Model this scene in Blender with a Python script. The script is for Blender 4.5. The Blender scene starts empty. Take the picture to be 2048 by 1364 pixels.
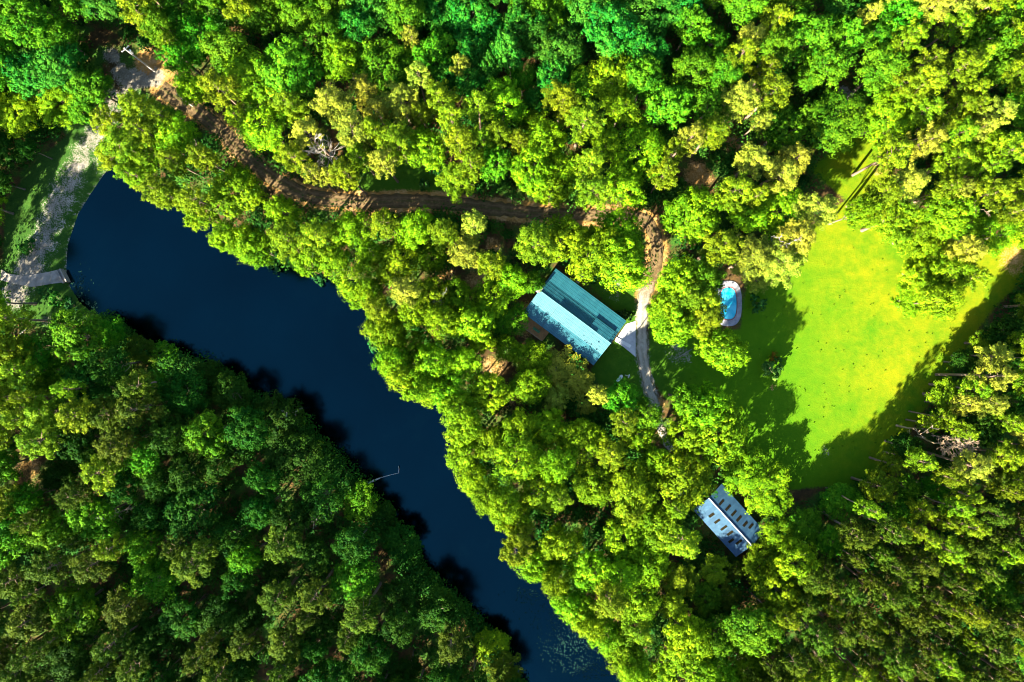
import bpy, math, random
import numpy as np
from mathutils import Vector, Matrix

# ------------------------------------------------------------------ camera, sky, sun, exposure
SC = bpy.context.scene
COL = SC.collection
H = 136.5                      # flight height in metres: 10 photo pixels per metre of ground
cam_d = bpy.data.cameras.new('camera')
cam_d.sensor_width = 36.0
cam_d.lens = 24.0
cam_d.clip_start = 1.0
cam_d.clip_end = 9000.0
cam = bpy.data.objects.new('camera', cam_d)
cam.location = (0, 0, H)
cam.rotation_euler = (0, 0, 0)
COL.objects.link(cam)
SC.camera = cam

SUN_EL = math.radians(29.0)
SH = math.radians(52.0)        # shadows run this way (from +X towards +Y)
sdir = Vector((-math.cos(SH) * math.cos(SUN_EL), -math.sin(SH) * math.cos(SUN_EL), math.sin(SUN_EL)))
world = bpy.data.worlds.new('World')
SC.world = world
world.use_nodes = True
wn = world.node_tree.nodes
bg = wn['Background']
sky = wn.new('ShaderNodeTexSky')
sky.sky_type = 'NISHITA'
sky.sun_disc = False
sky.sun_elevation = SUN_EL
sky.sun_rotation = math.atan2(sdir.x, sdir.y)
sky.altitude = 100
sky.air_density = 0.75
sky.dust_density = 0.6
sky.ozone_density = 2.0
world.node_tree.links.new(sky.outputs['Color'], bg.inputs['Color'])
bg.inputs['Strength'].default_value = 0.085
sun_d = bpy.data.lights.new('sun', 'SUN')
sun_d.energy = 5.0
sun_d.angle = math.radians(0.6)
sun_d.color = (1.0, 0.93, 0.75)
sun = bpy.data.objects.new('sun', sun_d)
sun.rotation_euler = sdir.to_track_quat('Z', 'Y').to_euler()
sun.location = sdir * 300
COL.objects.link(sun)
SC.view_settings.view_transform = 'Standard'
SC.view_settings.look = 'None'
SC.view_settings.gamma = 1.0
SC.view_settings.use_curve_mapping = False
SC.view_settings.exposure = 2.6
SC.render.engine = 'CYCLES'
SC.cycles.filter_width = 1.0
SC.cycles.max_bounces = 5
SC.cycles.diffuse_bounces = 2
SC.cycles.glossy_bounces = 2
SC.cycles.transmission_bounces = 3
SC.cycles.transparent_max_bounces = 4
SC.cycles.caustics_reflective = False
SC.cycles.caustics_refractive = False

rng = np.random.default_rng(7)
random.seed(7)

# ------------------------------------------------------------------ helpers
def at(px, py, z=0.0):
    k = (H - z) / H / 10.0
    return Vector(((px - 1024) * k, (682 - py) * k, z))

def to_px(x, y, z=0.0):
    k = H / (H - z) * 10.0
    return 1024 + x * k, 682 - y * k

def poly_sd(P, poly):
    """signed distance of points P (n,2) to a polygon, positive inside"""
    P = np.asarray(P, float)
    A = np.asarray(poly, float)
    B = np.roll(A, -1, 0)
    d = np.full(len(P), 1e18)
    ins = np.zeros(len(P), bool)
    for a, b in zip(A, B):
        e = b - a
        w = P - a
        t = np.clip((w @ e) / max(e @ e, 1e-9), 0, 1)
        d = np.minimum(d, ((w - t[:, None] * e) ** 2).sum(1))
        c = (a[1] > P[:, 1]) != (b[1] > P[:, 1])
        with np.errstate(divide='ignore', invalid='ignore'):
            xi = (b[0] - a[0]) * (P[:, 1] - a[1]) / (b[1] - a[1]) + a[0]
        ins ^= c & (P[:, 0] < xi)
    d = np.sqrt(d)
    return np.where(ins, d, -d)

def line_d(P, line):
    P = np.asarray(P, float)
    A = np.asarray(line, float)
    d = np.full(len(P), 1e18)
    for a, b in zip(A[:-1], A[1:]):
        e = b - a
        w = P - a
        t = np.clip((w @ e) / max(e @ e, 1e-9), 0, 1)
        d = np.minimum(d, ((w - t[:, None] * e) ** 2).sum(1))
    return np.sqrt(d)

def smooth(a, b, x):
    t = np.clip((x - a) / (b - a), 0, 1)
    return t * t * (3 - 2 * t)

def catmull(pts, step):
    P = [np.array(p, float) for p in pts]
    P = [2 * P[0] - P[1]] + P + [2 * P[-1] - P[-2]]
    out = []
    for i in range(1, len(P) - 2):
        n = max(2, int(np.linalg.norm(P[i + 1] - P[i]) / step))
        for k in range(n):
            t = k / n
            out.append(0.5 * (2 * P[i] + (P[i + 1] - P[i - 1]) * t + (2 * P[i - 1] - 5 * P[i] + 4 * P[i + 1] - P[i + 2]) * t * t
                              + (3 * P[i] - P[i - 1] - 3 * P[i + 1] + P[i + 2]) * t ** 3))
    out.append(P[-2])
    return np.array(out)

def mesh_np(name, V, F, mat=None, attrs=None, smooth_shade=False):
    """V (n,3), F (m,k) all faces of k corners"""
    V = np.asarray(V, np.float32)
    F = np.asarray(F, np.int32)
    me = bpy.data.meshes.new(name)
    me.vertices.add(len(V))
    me.vertices.foreach_set('co', V.ravel())
    k = F.shape[1]
    me.loops.add(F.size)
    me.loops.foreach_set('vertex_index', F.ravel())
    me.polygons.add(len(F))
    me.polygons.foreach_set('loop_start', np.arange(0, F.size, k, dtype=np.int32))
    try:
        me.polygons.foreach_set('loop_total', np.full(len(F), k, np.int32))
    except Exception:
        pass
    if smooth_shade:
        me.polygons.foreach_set('use_smooth', np.ones(len(F), bool))
    for an, arr in (attrs or {}).items():
        arr = np.asarray(arr, np.float32)
        if arr.ndim == 1:
            me.attributes.new(an, 'FLOAT', 'POINT').data.foreach_set('value', arr)
        else:
            me.attributes.new(an, 'FLOAT_COLOR', 'POINT').data.foreach_set('color', arr.ravel())
    me.update(calc_edges=True)
    me.validate()
    if mat:
        me.materials.append(mat)
    return me

class MB:
    """collects boxes, prisms and tubes into one mesh"""
    def __init__(s):
        s.v = []
        s.f = []
    def add(s, vs, fs):
        o = len(s.v)
        s.v += [tuple(v) for v in vs]
        s.f += [tuple(i + o for i in f) for f in fs]
        return s
    def box(s, x0, x1, y0, y1, z0, z1):
        return s.add([(x0, y0, z0), (x1, y0, z0), (x1, y1, z0), (x0, y1, z0), (x0, y0, z1), (x1, y0, z1), (x1, y1, z1), (x0, y1, z1)],
                     [(0, 3, 2, 1), (4, 5, 6, 7), (0, 1, 5, 4), (1, 2, 6, 5), (2, 3, 7, 6), (3, 0, 4, 7)])
    def hexa(s, b, t):
        return s.add(list(b) + list(t), [(0, 3, 2, 1), (4, 5, 6, 7), (0, 1, 5, 4), (1, 2, 6, 5), (2, 3, 7, 6), (3, 0, 4, 7)])
    def prism(s, pts, z0, z1):
        n = len(pts)
        return s.add([(p[0], p[1], z0) for p in pts] + [(p[0], p[1], z1) for p in pts],
                     [tuple(range(n - 1, -1, -1)), tuple(range(n, 2 * n))] + [(i, (i + 1) % n, n + (i + 1) % n, n + i) for i in range(n)])
    def tube(s, pts, rad, n=6, cap=True):
        pts = [Vector(p) for p in pts]
        vs, fs = [], []
        for i, p in enumerate(pts):
            d = (pts[min(i + 1, len(pts) - 1)] - pts[max(i - 1, 0)])
            if d.length < 1e-6:
                d = Vector((0, 0, 1))
            d.normalize()
            a = d.orthogonal().normalized()
            b = d.cross(a)
            r = rad[i] if hasattr(rad, '__len__') else rad
            for k in range(n):
                w = 2 * math.pi * k / n
                vs.append(p + a * math.cos(w) * r + b * math.sin(w) * r)
        for i in range(len(pts) - 1):
            for k in range(n):
                fs.append((i * n + k, i * n + (k + 1) % n, (i + 1) * n + (k + 1) % n, (i + 1) * n + k))
        if cap:
            fs.append(tuple(range(n - 1, -1, -1)))
            fs.append(tuple(range((len(pts) - 1) * n, len(pts) * n)))
        return s.add(vs, fs)
    def mesh(s, name, mat, sm=False):
        me = bpy.data.meshes.new(name)
        me.from_pydata(s.v, [], s.f)
        me.update()
        if mat:
            me.materials.append(mat)
        if sm:
            me.polygons.foreach_set('use_smooth', np.ones(len(me.polygons), bool))
        return me
    def build(s, name, mat, parent=None, sm=False):
        return ob(name, s.mesh(name, mat, sm), parent)

def ob(name, data, parent=None):
    o = bpy.data.objects.new(name, data)
    COL.objects.link(o)
    o.parent = parent
    return o

def tag(o, label=None, cat=None, group=None, kind=None):
    if label:
        o['label'] = label
    if cat:
        o['category'] = cat
    if group:
        o['group'] = group
    if kind:
        o['kind'] = kind
    return o

def empty(name, loc, rz=0.0):
    o = ob(name, None)
    o.location = loc
    o.rotation_euler = (0, 0, rz)
    o.empty_display_size = 0.3
    return o

# ------------------------------------------------------------------ materials
class NT:
    def __init__(s, name):
        s.m = bpy.data.materials.new(name)
        s.m.use_nodes = True
        s.t = s.m.node_tree
        s.n = s.t.nodes
        s.p = s.n['Principled BSDF']
        s.out = s.n['Material Output']
    def new(s, typ, **kw):
        n = s.n.new(typ)
        for k, v in kw.items():
            setattr(n, k, v)
        return n
    def link(s, a, b):
        s.t.links.new(a, b)
    def coord(s, kind='Object', scale=None):
        tc = s.new('ShaderNodeTexCoord')
        o = tc.outputs[kind]
        if scale:
            mp = s.new('ShaderNodeMapping')
            mp.inputs['Scale'].default_value = scale
            s.link(o, mp.inputs['Vector'])
            o = mp.outputs['Vector']
        return o
    def geo(s):
        return s.new('ShaderNodeNewGeometry').outputs['Position']
    def noise(s, vec, scale, detail=4, rough=0.6, out='Fac'):
        n = s.new('ShaderNodeTexNoise')
        n.inputs['Scale'].default_value = scale
        n.inputs['Detail'].default_value = detail
        n.inputs['Roughness'].default_value = rough
        if vec is not None:
            s.link(vec, n.inputs['Vector'])
        return n.outputs[out]
    def ramp(s, fac, stops):
        r = s.new('ShaderNodeValToRGB')
        e = r.color_ramp.elements
        while len(e) > 1:
            e.remove(e[-1])
        e[0].position = stops[0][0]
        e[0].color = (*stops[0][1], 1)
        for p, c in stops[1:]:
            x = e.new(p)
            x.color = (*c, 1)
        s.link(fac, r.inputs['Fac'])
        return r.outputs['Color']
    def mix(s, fac, a, b, mode='MIX'):
        m = s.new('ShaderNodeMix', data_type='RGBA', blend_type=mode)
        for sock, v in ((m.inputs[0], fac), (m.inputs[6], a), (m.inputs[7], b)):
            if isinstance(v, (int, float)):
                sock.default_value = v
            elif isinstance(v, tuple):
                sock.default_value = (*v, 1) if len(v) == 3 else v
            else:
                s.link(v, sock)
        return m.outputs[2]
    def math(s, op, a, b=None, clamp=False):
        m = s.new('ShaderNodeMath', operation=op, use_clamp=clamp)
        for sock, v in ((m.inputs[0], a), (m.inputs[1], b)):
            if v is None:
                continue
            if isinstance(v, (int, float)):
                sock.default_value = v
            else:
                s.link(v, sock)
        return m.outputs[0]
    def mapr(s, v, a, b, c=0.0, d=1.0):
        m = s.new('ShaderNodeMapRange')
        s.link(v, m.inputs['Value'])
        for i, x in zip(range(1, 5), (a, b, c, d)):
            m.inputs[i].default_value = x
        return m.outputs['Result']
    def attr(s, name, out='Fac', typ='GEOMETRY'):
        n = s.new('ShaderNodeAttribute', attribute_name=name, attribute_type=typ)
        return n.outputs[out]
    def bump(s, h, strength=0.5, dist=0.05):
        b = s.new('ShaderNodeBump')
        b.inputs['Strength'].default_value = strength
        b.inputs['Distance'].default_value = dist
        s.link(h, b.inputs['Height'])
        s.link(b.outputs['Normal'], s.p.inputs['Normal'])
    def base(s, c, rough=0.8, metal=0.0, spec=0.3):
        if isinstance(c, tuple):
            s.p.inputs['Base Color'].default_value = (*c, 1)
        else:
            s.link(c, s.p.inputs['Base Color'])
        s.p.inputs['Roughness'].default_value = rough
        s.p.inputs['Metallic'].default_value = metal
        s.p.inputs['Specular IOR Level'].default_value = spec
        return s.m

def simple(name, c, c2=None, scale=3.0, rough=0.7, metal=0.0, bump=0.0, spec=0.3):
    t = NT(name)
    v = t.geo()
    c2 = c2 or tuple(x * 0.7 for x in c)
    f = t.noise(v, scale, 5, 0.65)
    col = t.ramp(f, [(0.32, c2), (0.62, c)])
    t.base(col, rough, metal, spec)
    if bump:
        t.bump(f, bump, 0.03)
    return t.m

def leaf_material(name, trans=0.20, twocol=False):
    t = NT(name)
    oi = t.new('ShaderNodeObjectInfo')
    tint = t.attr('tint')
    hsv = t.new('ShaderNodeHueSaturation')
    t.link(oi.outputs['Color'], hsv.inputs['Color'])
    # every tree and every leaf differs a little in hue and in value
    hue = t.math('ADD', t.mapr(tint, 0, 1, -0.022, 0.022), t.mapr(oi.outputs['Random'], 0, 1, 0.487, 0.513))
    t.link(hue, hsv.inputs['Hue'])
    val = t.math('MULTIPLY', t.mapr(tint, 0, 1, 1.38, 0.60), t.mapr(oi.outputs['Random'], 0, 1, 0.82, 1.18))
    t.link(val, hsv.inputs['Value'])
    col = hsv.outputs['Color']
    t.base(col, 0.7, 0.0, 0.07)
    tr = t.new('ShaderNodeBsdfTranslucent')
    t.link(t.mix(1.0, col, (1.0, 0.95, 0.35), 'MULTIPLY'), tr.inputs['Color'])
    mx = t.new('ShaderNodeMixShader')
    mx.inputs[0].default_value = trans
    t.link(t.p.outputs[0], mx.inputs[1])
    t.link(tr.outputs[0], mx.inputs[2])
    t.link(mx.outputs[0], t.out.inputs['Surface'])
    return t.m

M = {}
M['leaf'] = leaf_material('broad_leaves')
M['needle'] = leaf_material('pine_needles', 0.16)
M['bark'] = simple('bark', (0.20, 0.15, 0.11), (0.09, 0.065, 0.045), 6.0, 0.9)
M['pinebark'] = simple('pine_bark', (0.26, 0.17, 0.11), (0.12, 0.08, 0.06), 5.0, 0.9)
M['greywood'] = simple('dead_wood', (0.33, 0.29, 0.24), (0.20, 0.175, 0.15), 4.0, 0.85)
M['tanwood'] = simple('dead_tan_wood', (0.36, 0.26, 0.16), (0.24, 0.17, 0.10), 4.0, 0.85)
M['polewood'] = simple('pole_wood', (0.60, 0.56, 0.50), (0.40, 0.36, 0.32), 2.0, 0.8)
M['steel'] = simple('galvanised_steel', (0.45, 0.47, 0.48), None, 6.0, 0.45, 0.6)
M['ceramic'] = simple('insulator_ceramic', (0.5, 0.48, 0.42), None, 9.0, 0.3)
M['wire'] = simple('wire', (0.05, 0.05, 0.05), None, 9.0, 0.5)
M['white'] = simple('white_paint', (0.80, 0.82, 0.84), (0.62, 0.64, 0.66), 2.5, 0.4)
M['siding'] = simple('cream_siding', (0.62, 0.56, 0.44), (0.52, 0.46, 0.36), 1.2, 0.75)
M['trim'] = simple('white_trim', (0.75, 0.75, 0.72), (0.64, 0.64, 0.62), 3.0, 0.6)
M['glass'] = simple('dark_glass', (0.03, 0.04, 0.05), None, 1.0, 0.06, 0.0, 0.0, 0.8)
M['door'] = simple('door_wood', (0.22, 0.10, 0.05), (0.14, 0.06, 0.03), 3.0, 0.5)
M['post'] = simple('post_wood', (0.40, 0.28, 0.17), (0.26, 0.17, 0.10), 4.0, 0.8)
M['deck'] = simple('deck_boards', (0.50, 0.25, 0.085), (0.30, 0.14, 0.05), 2.4, 0.8)
M['greenpaint'] = simple('green_paint', (0.02, 0.26, 0.08), (0.015, 0.16, 0.05), 4.0, 0.45)
M['stone'] = simple('chimney_stone', (0.62, 0.56, 0.48), (0.40, 0.35, 0.30), 5.0, 0.9, 0.0, 0.4)
M['concrete'] = simple('pale_concrete', (0.30, 0.285, 0.255), (0.17, 0.16, 0.14), 0.9, 0.85, 0.0, 0.25)
M['walk'] = simple('walk_concrete', (0.42, 0.38, 0.30), (0.28, 0.25, 0.20), 1.6, 0.85, 0.0, 0.25)
M['spill'] = simple('spillway_concrete', (0.36, 0.32, 0.26), (0.20, 0.175, 0.14), 0.8, 0.9, 0.0, 0.3)
M['apron'] = simple('apron_concrete', (0.52, 0.53, 0.54), (0.36, 0.37, 0.38), 0.8, 0.85, 0.0, 0.25)
M['paving'] = simple('pool_paving', (0.34, 0.33, 0.34), (0.20, 0.19, 0.21), 1.1, 0.85, 0.0, 0.2)
M['brickred'] = simple('coping_red', (0.36, 0.10, 0.08), (0.24, 0.07, 0.06), 5.0, 0.7)
M['barnboard'] = simple('weathered_boards', (0.30, 0.22, 0.16), (0.17, 0.12, 0.09), 2.0, 0.9)
M['rust'] = simple('rusty_sheet', (0.018, 0.016, 0.008), (0.010, 0.009, 0.006), 3.0, 1.0, 0.0, 0.0, 0.02)
M['bluesteel'] = simple('blue_grey_paint', (0.20, 0.30, 0.38), (0.12, 0.18, 0.24), 2.0, 0.5)
M['rubber'] = simple('rubber', (0.03, 0.03, 0.03), None, 5.0, 0.8)
M['red'] = simple('red_paint', (0.60, 0.03, 0.02), (0.40, 0.02, 0.015), 4.0, 0.4)
M['lumber'] = simple('stacked_lumber', (0.62, 0.34, 0.10), (0.42, 0.22, 0.07), 3.0, 0.8)
M['rock'] = simple('grey_rock', (0.46, 0.43, 0.42), (0.26, 0.24, 0.24), 1.5, 0.9, 0.0, 0.4)

def metal_roof(name, c, c2, streak, rough, metal, sc=0.8):
    t = NT(name)
    v = t.geo()
    f = t.noise(v, sc, 5, 0.7)
    fine = t.noise(v, 7.0, 3, 0.7)
    col = t.ramp(f, [(0.30, c2), (0.55, c), (0.78, streak)])
    col = t.mix(t.mapr(fine, 0.52, 0.72, 0.0, 0.45), col, streak)
    oi = t.new('ShaderNodeObjectInfo')
    col = t.mix(t.mapr(oi.outputs['Random'], 0, 1, 0.0, 0.75), col, c2)
    t.base(col, rough, metal, 0.5)
    t.bump(fine, 0.12, 0.01)
    return t.m
M['tealroof'] = metal_roof('teal_metal_roof', (0.015, 0.128, 0.160), (0.010, 0.096, 0.124), (0.055, 0.175, 0.200), 0.5, 0.05)
M['barnroof'] = metal_roof('galvanised_roof', (0.026, 0.092, 0.160), (0.012, 0.052, 0.102), (0.075, 0.145, 0.20), 0.65, 0.05, 0.9)

def ground_material():
    t = NT('ground')
    pos = t.geo()
    z1 = t.new('ShaderNodeAttribute', attribute_name='zone')
    sp = t.new('ShaderNodeSeparateColor')
    t.link(z1.outputs['Color'], sp.inputs['Color'])
    grass, sand, clay_lit = sp.outputs[0], sp.outputs[1], sp.outputs[2]
    big = t.noise(pos, 0.09, 5, 0.6)
    mid = t.noise(pos, 0.55, 5, 0.65)
    fine = t.noise(pos, 3.2, 5, 0.75)
    # leaf litter of the forest floor
    litter = t.ramp(t.math('ADD', t.math('MULTIPLY', mid, 0.6), t.math('MULTIPLY', fine, 0.4)),
                    [(0.32, (0.022, 0.020, 0.010)), (0.50, (0.075, 0.045, 0.016)), (0.68, (0.17, 0.095, 0.028))])
    fern = t.ramp(fine, [(0.35, (0.02, 0.07, 0.012)), (0.65, (0.06, 0.15, 0.012))])
    litter = t.mix(t.mapr(t.noise(pos, 0.22, 4, 0.6), 0.45, 0.60), litter, fern)
    # meadow grass: green, with straw-yellow swathes that also carry the warm sun glow, and bare flecks
    g = t.ramp(t.math('ADD', t.math('ADD', t.math('MULTIPLY', mid, 0.35), t.math('MULTIPLY', fine, 0.25)), t.math('MULTIPLY', t.noise(pos, 11.0, 4, 0.8), 0.4)),
               [(0.30, (0.034, 0.128, 0.002)), (0.50, (0.060, 0.162, 0.002)), (0.66, (0.090, 0.185, 0.003))])
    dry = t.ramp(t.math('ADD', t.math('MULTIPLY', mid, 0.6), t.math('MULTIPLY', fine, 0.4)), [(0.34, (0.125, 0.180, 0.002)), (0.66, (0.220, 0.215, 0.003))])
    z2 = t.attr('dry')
    dry_glow = t.math('MULTIPLY', t.mapr(t.math('ADD', t.math('MULTIPLY', big, 0.8), t.math('MULTIPLY', mid, 0.2)), 0.36, 0.62), z2, True)
    g = t.mix(dry_glow, g, dry)
    fleck = t.mapr(t.noise(pos, 1.4, 6, 0.8), 0.66, 0.72)
    g = t.mix(t.math('MULTIPLY', fleck, 0.55), g, (0.34, 0.31, 0.16))
    dark = t.mapr(t.noise(pos, 0.9, 4, 0.7), 0.36, 0.30)
    g = t.mix(t.math('MULTIPLY', dark, 0.25), g, (0.035, 0.11, 0.004))
    shaded_grass = t.ramp(t.math('ADD', t.math('MULTIPLY', mid, 0.5), t.math('MULTIPLY', fine, 0.5)), [(0.34, (0.014, 0.058, 0.008)), (0.66, (0.050, 0.115, 0.012))])  # darker green puts the shade on dam and lawns into the colour
    g = t.mix(t.attr('shaded_grass'), g, shaded_grass)
    s = t.ramp(t.math('ADD', t.math('MULTIPLY', mid, 0.5), t.math('MULTIPLY', fine, 0.5)),
               [(0.35, (0.10, 0.085, 0.058)), (0.50, (0.21, 0.185, 0.14)), (0.66, (0.38, 0.34, 0.28))])
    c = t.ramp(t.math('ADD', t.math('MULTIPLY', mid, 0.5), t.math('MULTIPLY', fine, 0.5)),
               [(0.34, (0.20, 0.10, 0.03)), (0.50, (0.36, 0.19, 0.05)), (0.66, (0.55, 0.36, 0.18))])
    edge = t.math('SUBTRACT', t.math('ADD', t.math('MULTIPLY', mid, 0.5), t.math('MULTIPLY', fine, 0.9)), 0.70)
    def w(x, k=1.0):
        return t.mapr(t.math('ADD', x, t.math('MULTIPLY', edge, k)), 0.38, 0.62)
    col = t.mix(w(grass), litter, g)
    col = t.mix(w(clay_lit, 1.3), col, c)
    col = t.mix(w(t.math('ADD', sand, t.math('MULTIPLY', t.math('SUBTRACT', t.noise(pos, 0.35, 4, 0.6), 0.5), t.math('MULTIPLY', sand, 1.6))), 2.0), col, s)
    t.base(col, 0.95, 0.0, 0.1)
    t.bump(t.math('ADD', t.math('MULTIPLY', fine, 1.0), mid), 0.5, 0.16)
    return t.m
M['ground'] = ground_material()

def track_material(name, lo, mid_c, hi, grass_mid=0.0, blend=None):
    t = NT(name)
    pos = t.geo()
    ac = t.attr('across')
    f = t.math('ADD', t.math('MULTIPLY', t.noise(pos, 0.7, 5, 0.65), 0.5), t.math('MULTIPLY', t.noise(pos, 4.0, 4, 0.75), 0.5))
    col = t.ramp(f, [(0.34, lo), (0.50, mid_c), (0.64, hi)])
    # the two wheel tracks are worn paler, grass and litter creep in at the rim and along the middle
    wheel = t.math('SUBTRACT', 1.0, t.math('MULTIPLY', t.math('ABSOLUTE', t.math('SUBTRACT', t.math('ABSOLUTE', ac), 0.45)), 5.0), True)
    col = t.mix(t.math('MULTIPLY', wheel, 0.45), col, hi)
    edge = t.mapr(t.math('ADD', t.math('ABSOLUTE', ac), t.math('MULTIPLY', t.math('SUBTRACT', f, 0.5), 2.2)), 0.78, 1.0)
    col = t.mix(t.math('MULTIPLY', edge, 0.9), col, (0.10, 0.085, 0.025))
    if blend:
        k = t.mapr(t.math('ADD', t.attr('along'), t.math('MULTIPLY', t.math('SUBTRACT', f, 0.5), 0.30)), 0.24, 0.10)
        col = t.mix(k, col, t.ramp(f, [(0.34, blend[0]), (0.5, blend[1]), (0.64, blend[2])]))
    if grass_mid:
        m = t.mapr(t.math('ADD', t.math('ABSOLUTE', ac), t.math('MULTIPLY', t.math('SUBTRACT', f, 0.5), 1.5)), 0.16, 0.04)
        col = t.mix(t.math('MULTIPLY', m, grass_mid), col, (0.08, 0.12, 0.02))
    t.base(col, 0.95, 0.0, 0.1)
    t.bump(f, 0.8, 0.12)
    return t.m
M['dirt'] = track_material('orange_dirt', (0.060, 0.040, 0.020), (0.125, 0.080, 0.036), (0.23, 0.155, 0.075), 0.35)
M['gravel'] = track_material('pale_gravel', (0.24, 0.21, 0.16), (0.34, 0.30, 0.23), (0.46, 0.42, 0.33), 0.15, ((0.060, 0.040, 0.020), (0.125, 0.080, 0.036), (0.23, 0.155, 0.075)))

def water_material():
    t = NT('pond_water')
    pos = t.geo()
    f = t.noise(pos, 0.05, 3, 0.5)
    gl = t.new('ShaderNodeBsdfGlossy')
    gl.inputs['Roughness'].default_value = 0.16
    t.link(t.ramp(f, [(0.30, (0.005, 0.029, 0.038)), (0.70, (0.005, 0.036, 0.047))]), gl.inputs['Color'])
    b = t.new('ShaderNodeBump')
    b.inputs['Strength'].default_value = 0.08
    b.inputs['Distance'].default_value = 0.05
    t.link(t.noise(pos, 1.6, 3, 0.5), b.inputs['Height'])
    t.link(b.outputs['Normal'], gl.inputs['Normal'])
    t.link(gl.outputs[0], t.out.inputs['Surface'])
    return t.m
M['water'] = water_material()

def pool_material():
    t = NT('pool_water')
    pos = t.geo()
    f = t.noise(pos, 0.7, 4, 0.6)
    col = t.ramp(f, [(0.35, (0.0, 0.50, 0.66)), (0.62, (0.10, 0.66, 0.80))])
    t.base(col, 0.10, 0.0, 0.5)
    t.bump(t.noise(pos, 3.0, 3, 0.5), 0.08, 0.03)
    return t.m
M['poolwater'] = pool_material()
M['poolwall'] = simple('pool_liner', (0.10, 0.50, 0.72), None, 2.0, 0.4)

# ------------------------------------------------------------------ outlines read from the photograph (ground, 10 px = 1 m)
POND = [(232, 322), (262, 352), (295, 372), (335, 400), (390, 436), (440, 462), (500, 500), (560, 535), (640, 555), (712, 566), (738, 600), (752, 650),
        (752, 695), (776, 744), (826, 780), (862, 790), (886, 800), (908, 826), (913, 872), (926, 920), (938, 960), (955, 1000), (1012, 1026), (1026, 1080), (1034, 1130),
        (1092, 1160), (1118, 1196), (1160, 1236), (1210, 1284), (1262, 1350), (1300, 1420), (1120, 1440), (1053, 1373), (1015, 1309), (975, 1249), (925, 1205),
        (851, 1139), (823, 1075), (753, 999), (690, 929), (633, 871), (601, 833), (495, 775), (390, 715), (277, 685), (240, 640), (186, 622), (158, 600), (140, 570), (133, 540),
        (136, 490), (156, 430), (184, 385), (208, 350)]
ROAD = [(322, 176), (340, 188), (398, 224), (448, 268), (490, 310), (538, 350), (600, 385), (660, 399), (740, 404), (820, 402), (900, 407), (980, 416), (1060, 425),
        (1140, 430), (1220, 431), (1278, 436), (1302, 452), (1314, 490), (1311, 535), (1298, 568), (1290, 592)]
DRIVE = [(1311, 530), (1299, 564), (1287, 598), (1284, 640), (1284, 680), (1286, 720), (1296, 770), (1308, 802), (1314, 836), (1322, 862), (1336, 888), (1344, 902)]
DAMTRACK = [(262, 160), (244, 188), (226, 222), (204, 256), (176, 300), (144, 350), (118, 400), (98, 450), (78, 500), (60, 548)]
HOUSE = [(1100, 530), (1262, 645), (1195, 745), (1028, 622)]
MEADOW = [(1300, 640), (1330, 660), (1480, 660), (1495, 560), (1600, 470), (1690, 400), (1620, 340), (1690, 270), (1790, 280), (1770, 390), (1900, 470), (2060, 470),
          (2060, 530), (1980, 600), (1900, 710), (1800, 860), (1690, 970), (1580, 980), (1480, 880), (1440, 800), (1330, 800), (1296, 740)]
LAWN = [(1150, 540), (1240, 560), (1282, 590), (1284, 700), (1310, 800), (1250, 815), (1200, 770), (1180, 740), (1255, 650)]
DAMGRASS = [(250, 180), (225, 320), (180, 390), (140, 470), (128, 560), (190, 640), (90, 660), (0, 620), (0, 400), (60, 320), (130, 270), (215, 215)]
CLEARING = [(700, 385), (740, 345), (830, 320), (880, 360), (905, 398), (760, 398)]

def gz(P):
    """ground height (metres) for points in world x, y"""
    P = np.atleast_2d(np.asarray(P, float))
    px = np.stack([1024 + 10 * P[:, 0], 682 - 10 * P[:, 1]], 1)
    z = np.zeros(len(P))
    sd = poly_sd(px, POND) / 10.0
    z -= 1.15 * smooth(-2.6, 0.0, sd) + 1.9 * smooth(0.0, 6.0, sd)
    # the dam falls away on its dry side
    a, b = np.array((228, 205.0)), np.array((40, 590.0))
    e = (b - a) / np.linalg.norm(b - a)
    w = px - a
    side = (w @ np.array((e[1], -e[0]))) / 10.0
    side = -side
    along = w @ e
    k = smooth(-30, 60, along) * smooth(520, 380, along)
    z -= 1.6 * smooth(1.5, 13.0, side) * k
    return z

def gz1(x, y):
    return float(gz([(x, y)])[0])

def gat(px, py):
    z = 0.0
    for _ in range(4):
        p = at(px, py, z)
        z = gz1(p.x, p.y)
    return at(px, py, z)

# ------------------------------------------------------------------ ground
def axis(core, step, far):
    a = list(np.arange(0, core + 1e-6, step))
    d = step
    while a[-1] < far:
        d *= 1.45
        a.append(a[-1] + d)
    a = np.array(a)
    return np.concatenate([-a[:0:-1], a])
gx, gy = axis(112, 0.8, 4000), axis(78, 0.8, 4000)
X, Y = np.meshgrid(gx, gy)
P = np.stack([X.ravel(), Y.ravel()], 1)
Z = gz(P)
PX = np.stack([1024 + 10 * P[:, 0], 682 - 10 * P[:, 1]], 1)
pond_sd = poly_sd(PX, POND)
road_d, drive_d, dam_d = line_d(PX, catmull(ROAD, 12)), line_d(PX, catmull(DRIVE, 12)), line_d(PX, DAMTRACK)
zgrass = np.maximum.reduce([smooth(-14, 14, poly_sd(PX, q)) for q in (MEADOW, LAWN, DAMGRASS, CLEARING)])
zgrass = np.maximum(zgrass, 0.75 * smooth(40, 10, np.abs(line_d(PX, [(2060, 520), (1965, 610), (1880, 735), (1790, 870), (1690, 975)]))))
zgrass *= smooth(8, 26, road_d)
def blob(x, y, r, k=1.0):
    return k * smooth(r, r * 0.25, np.hypot(PX[:, 0] - x, PX[:, 1] - y))
ts = dam_d
zsand = 0.60 * smooth(56, 2, ts)
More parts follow.
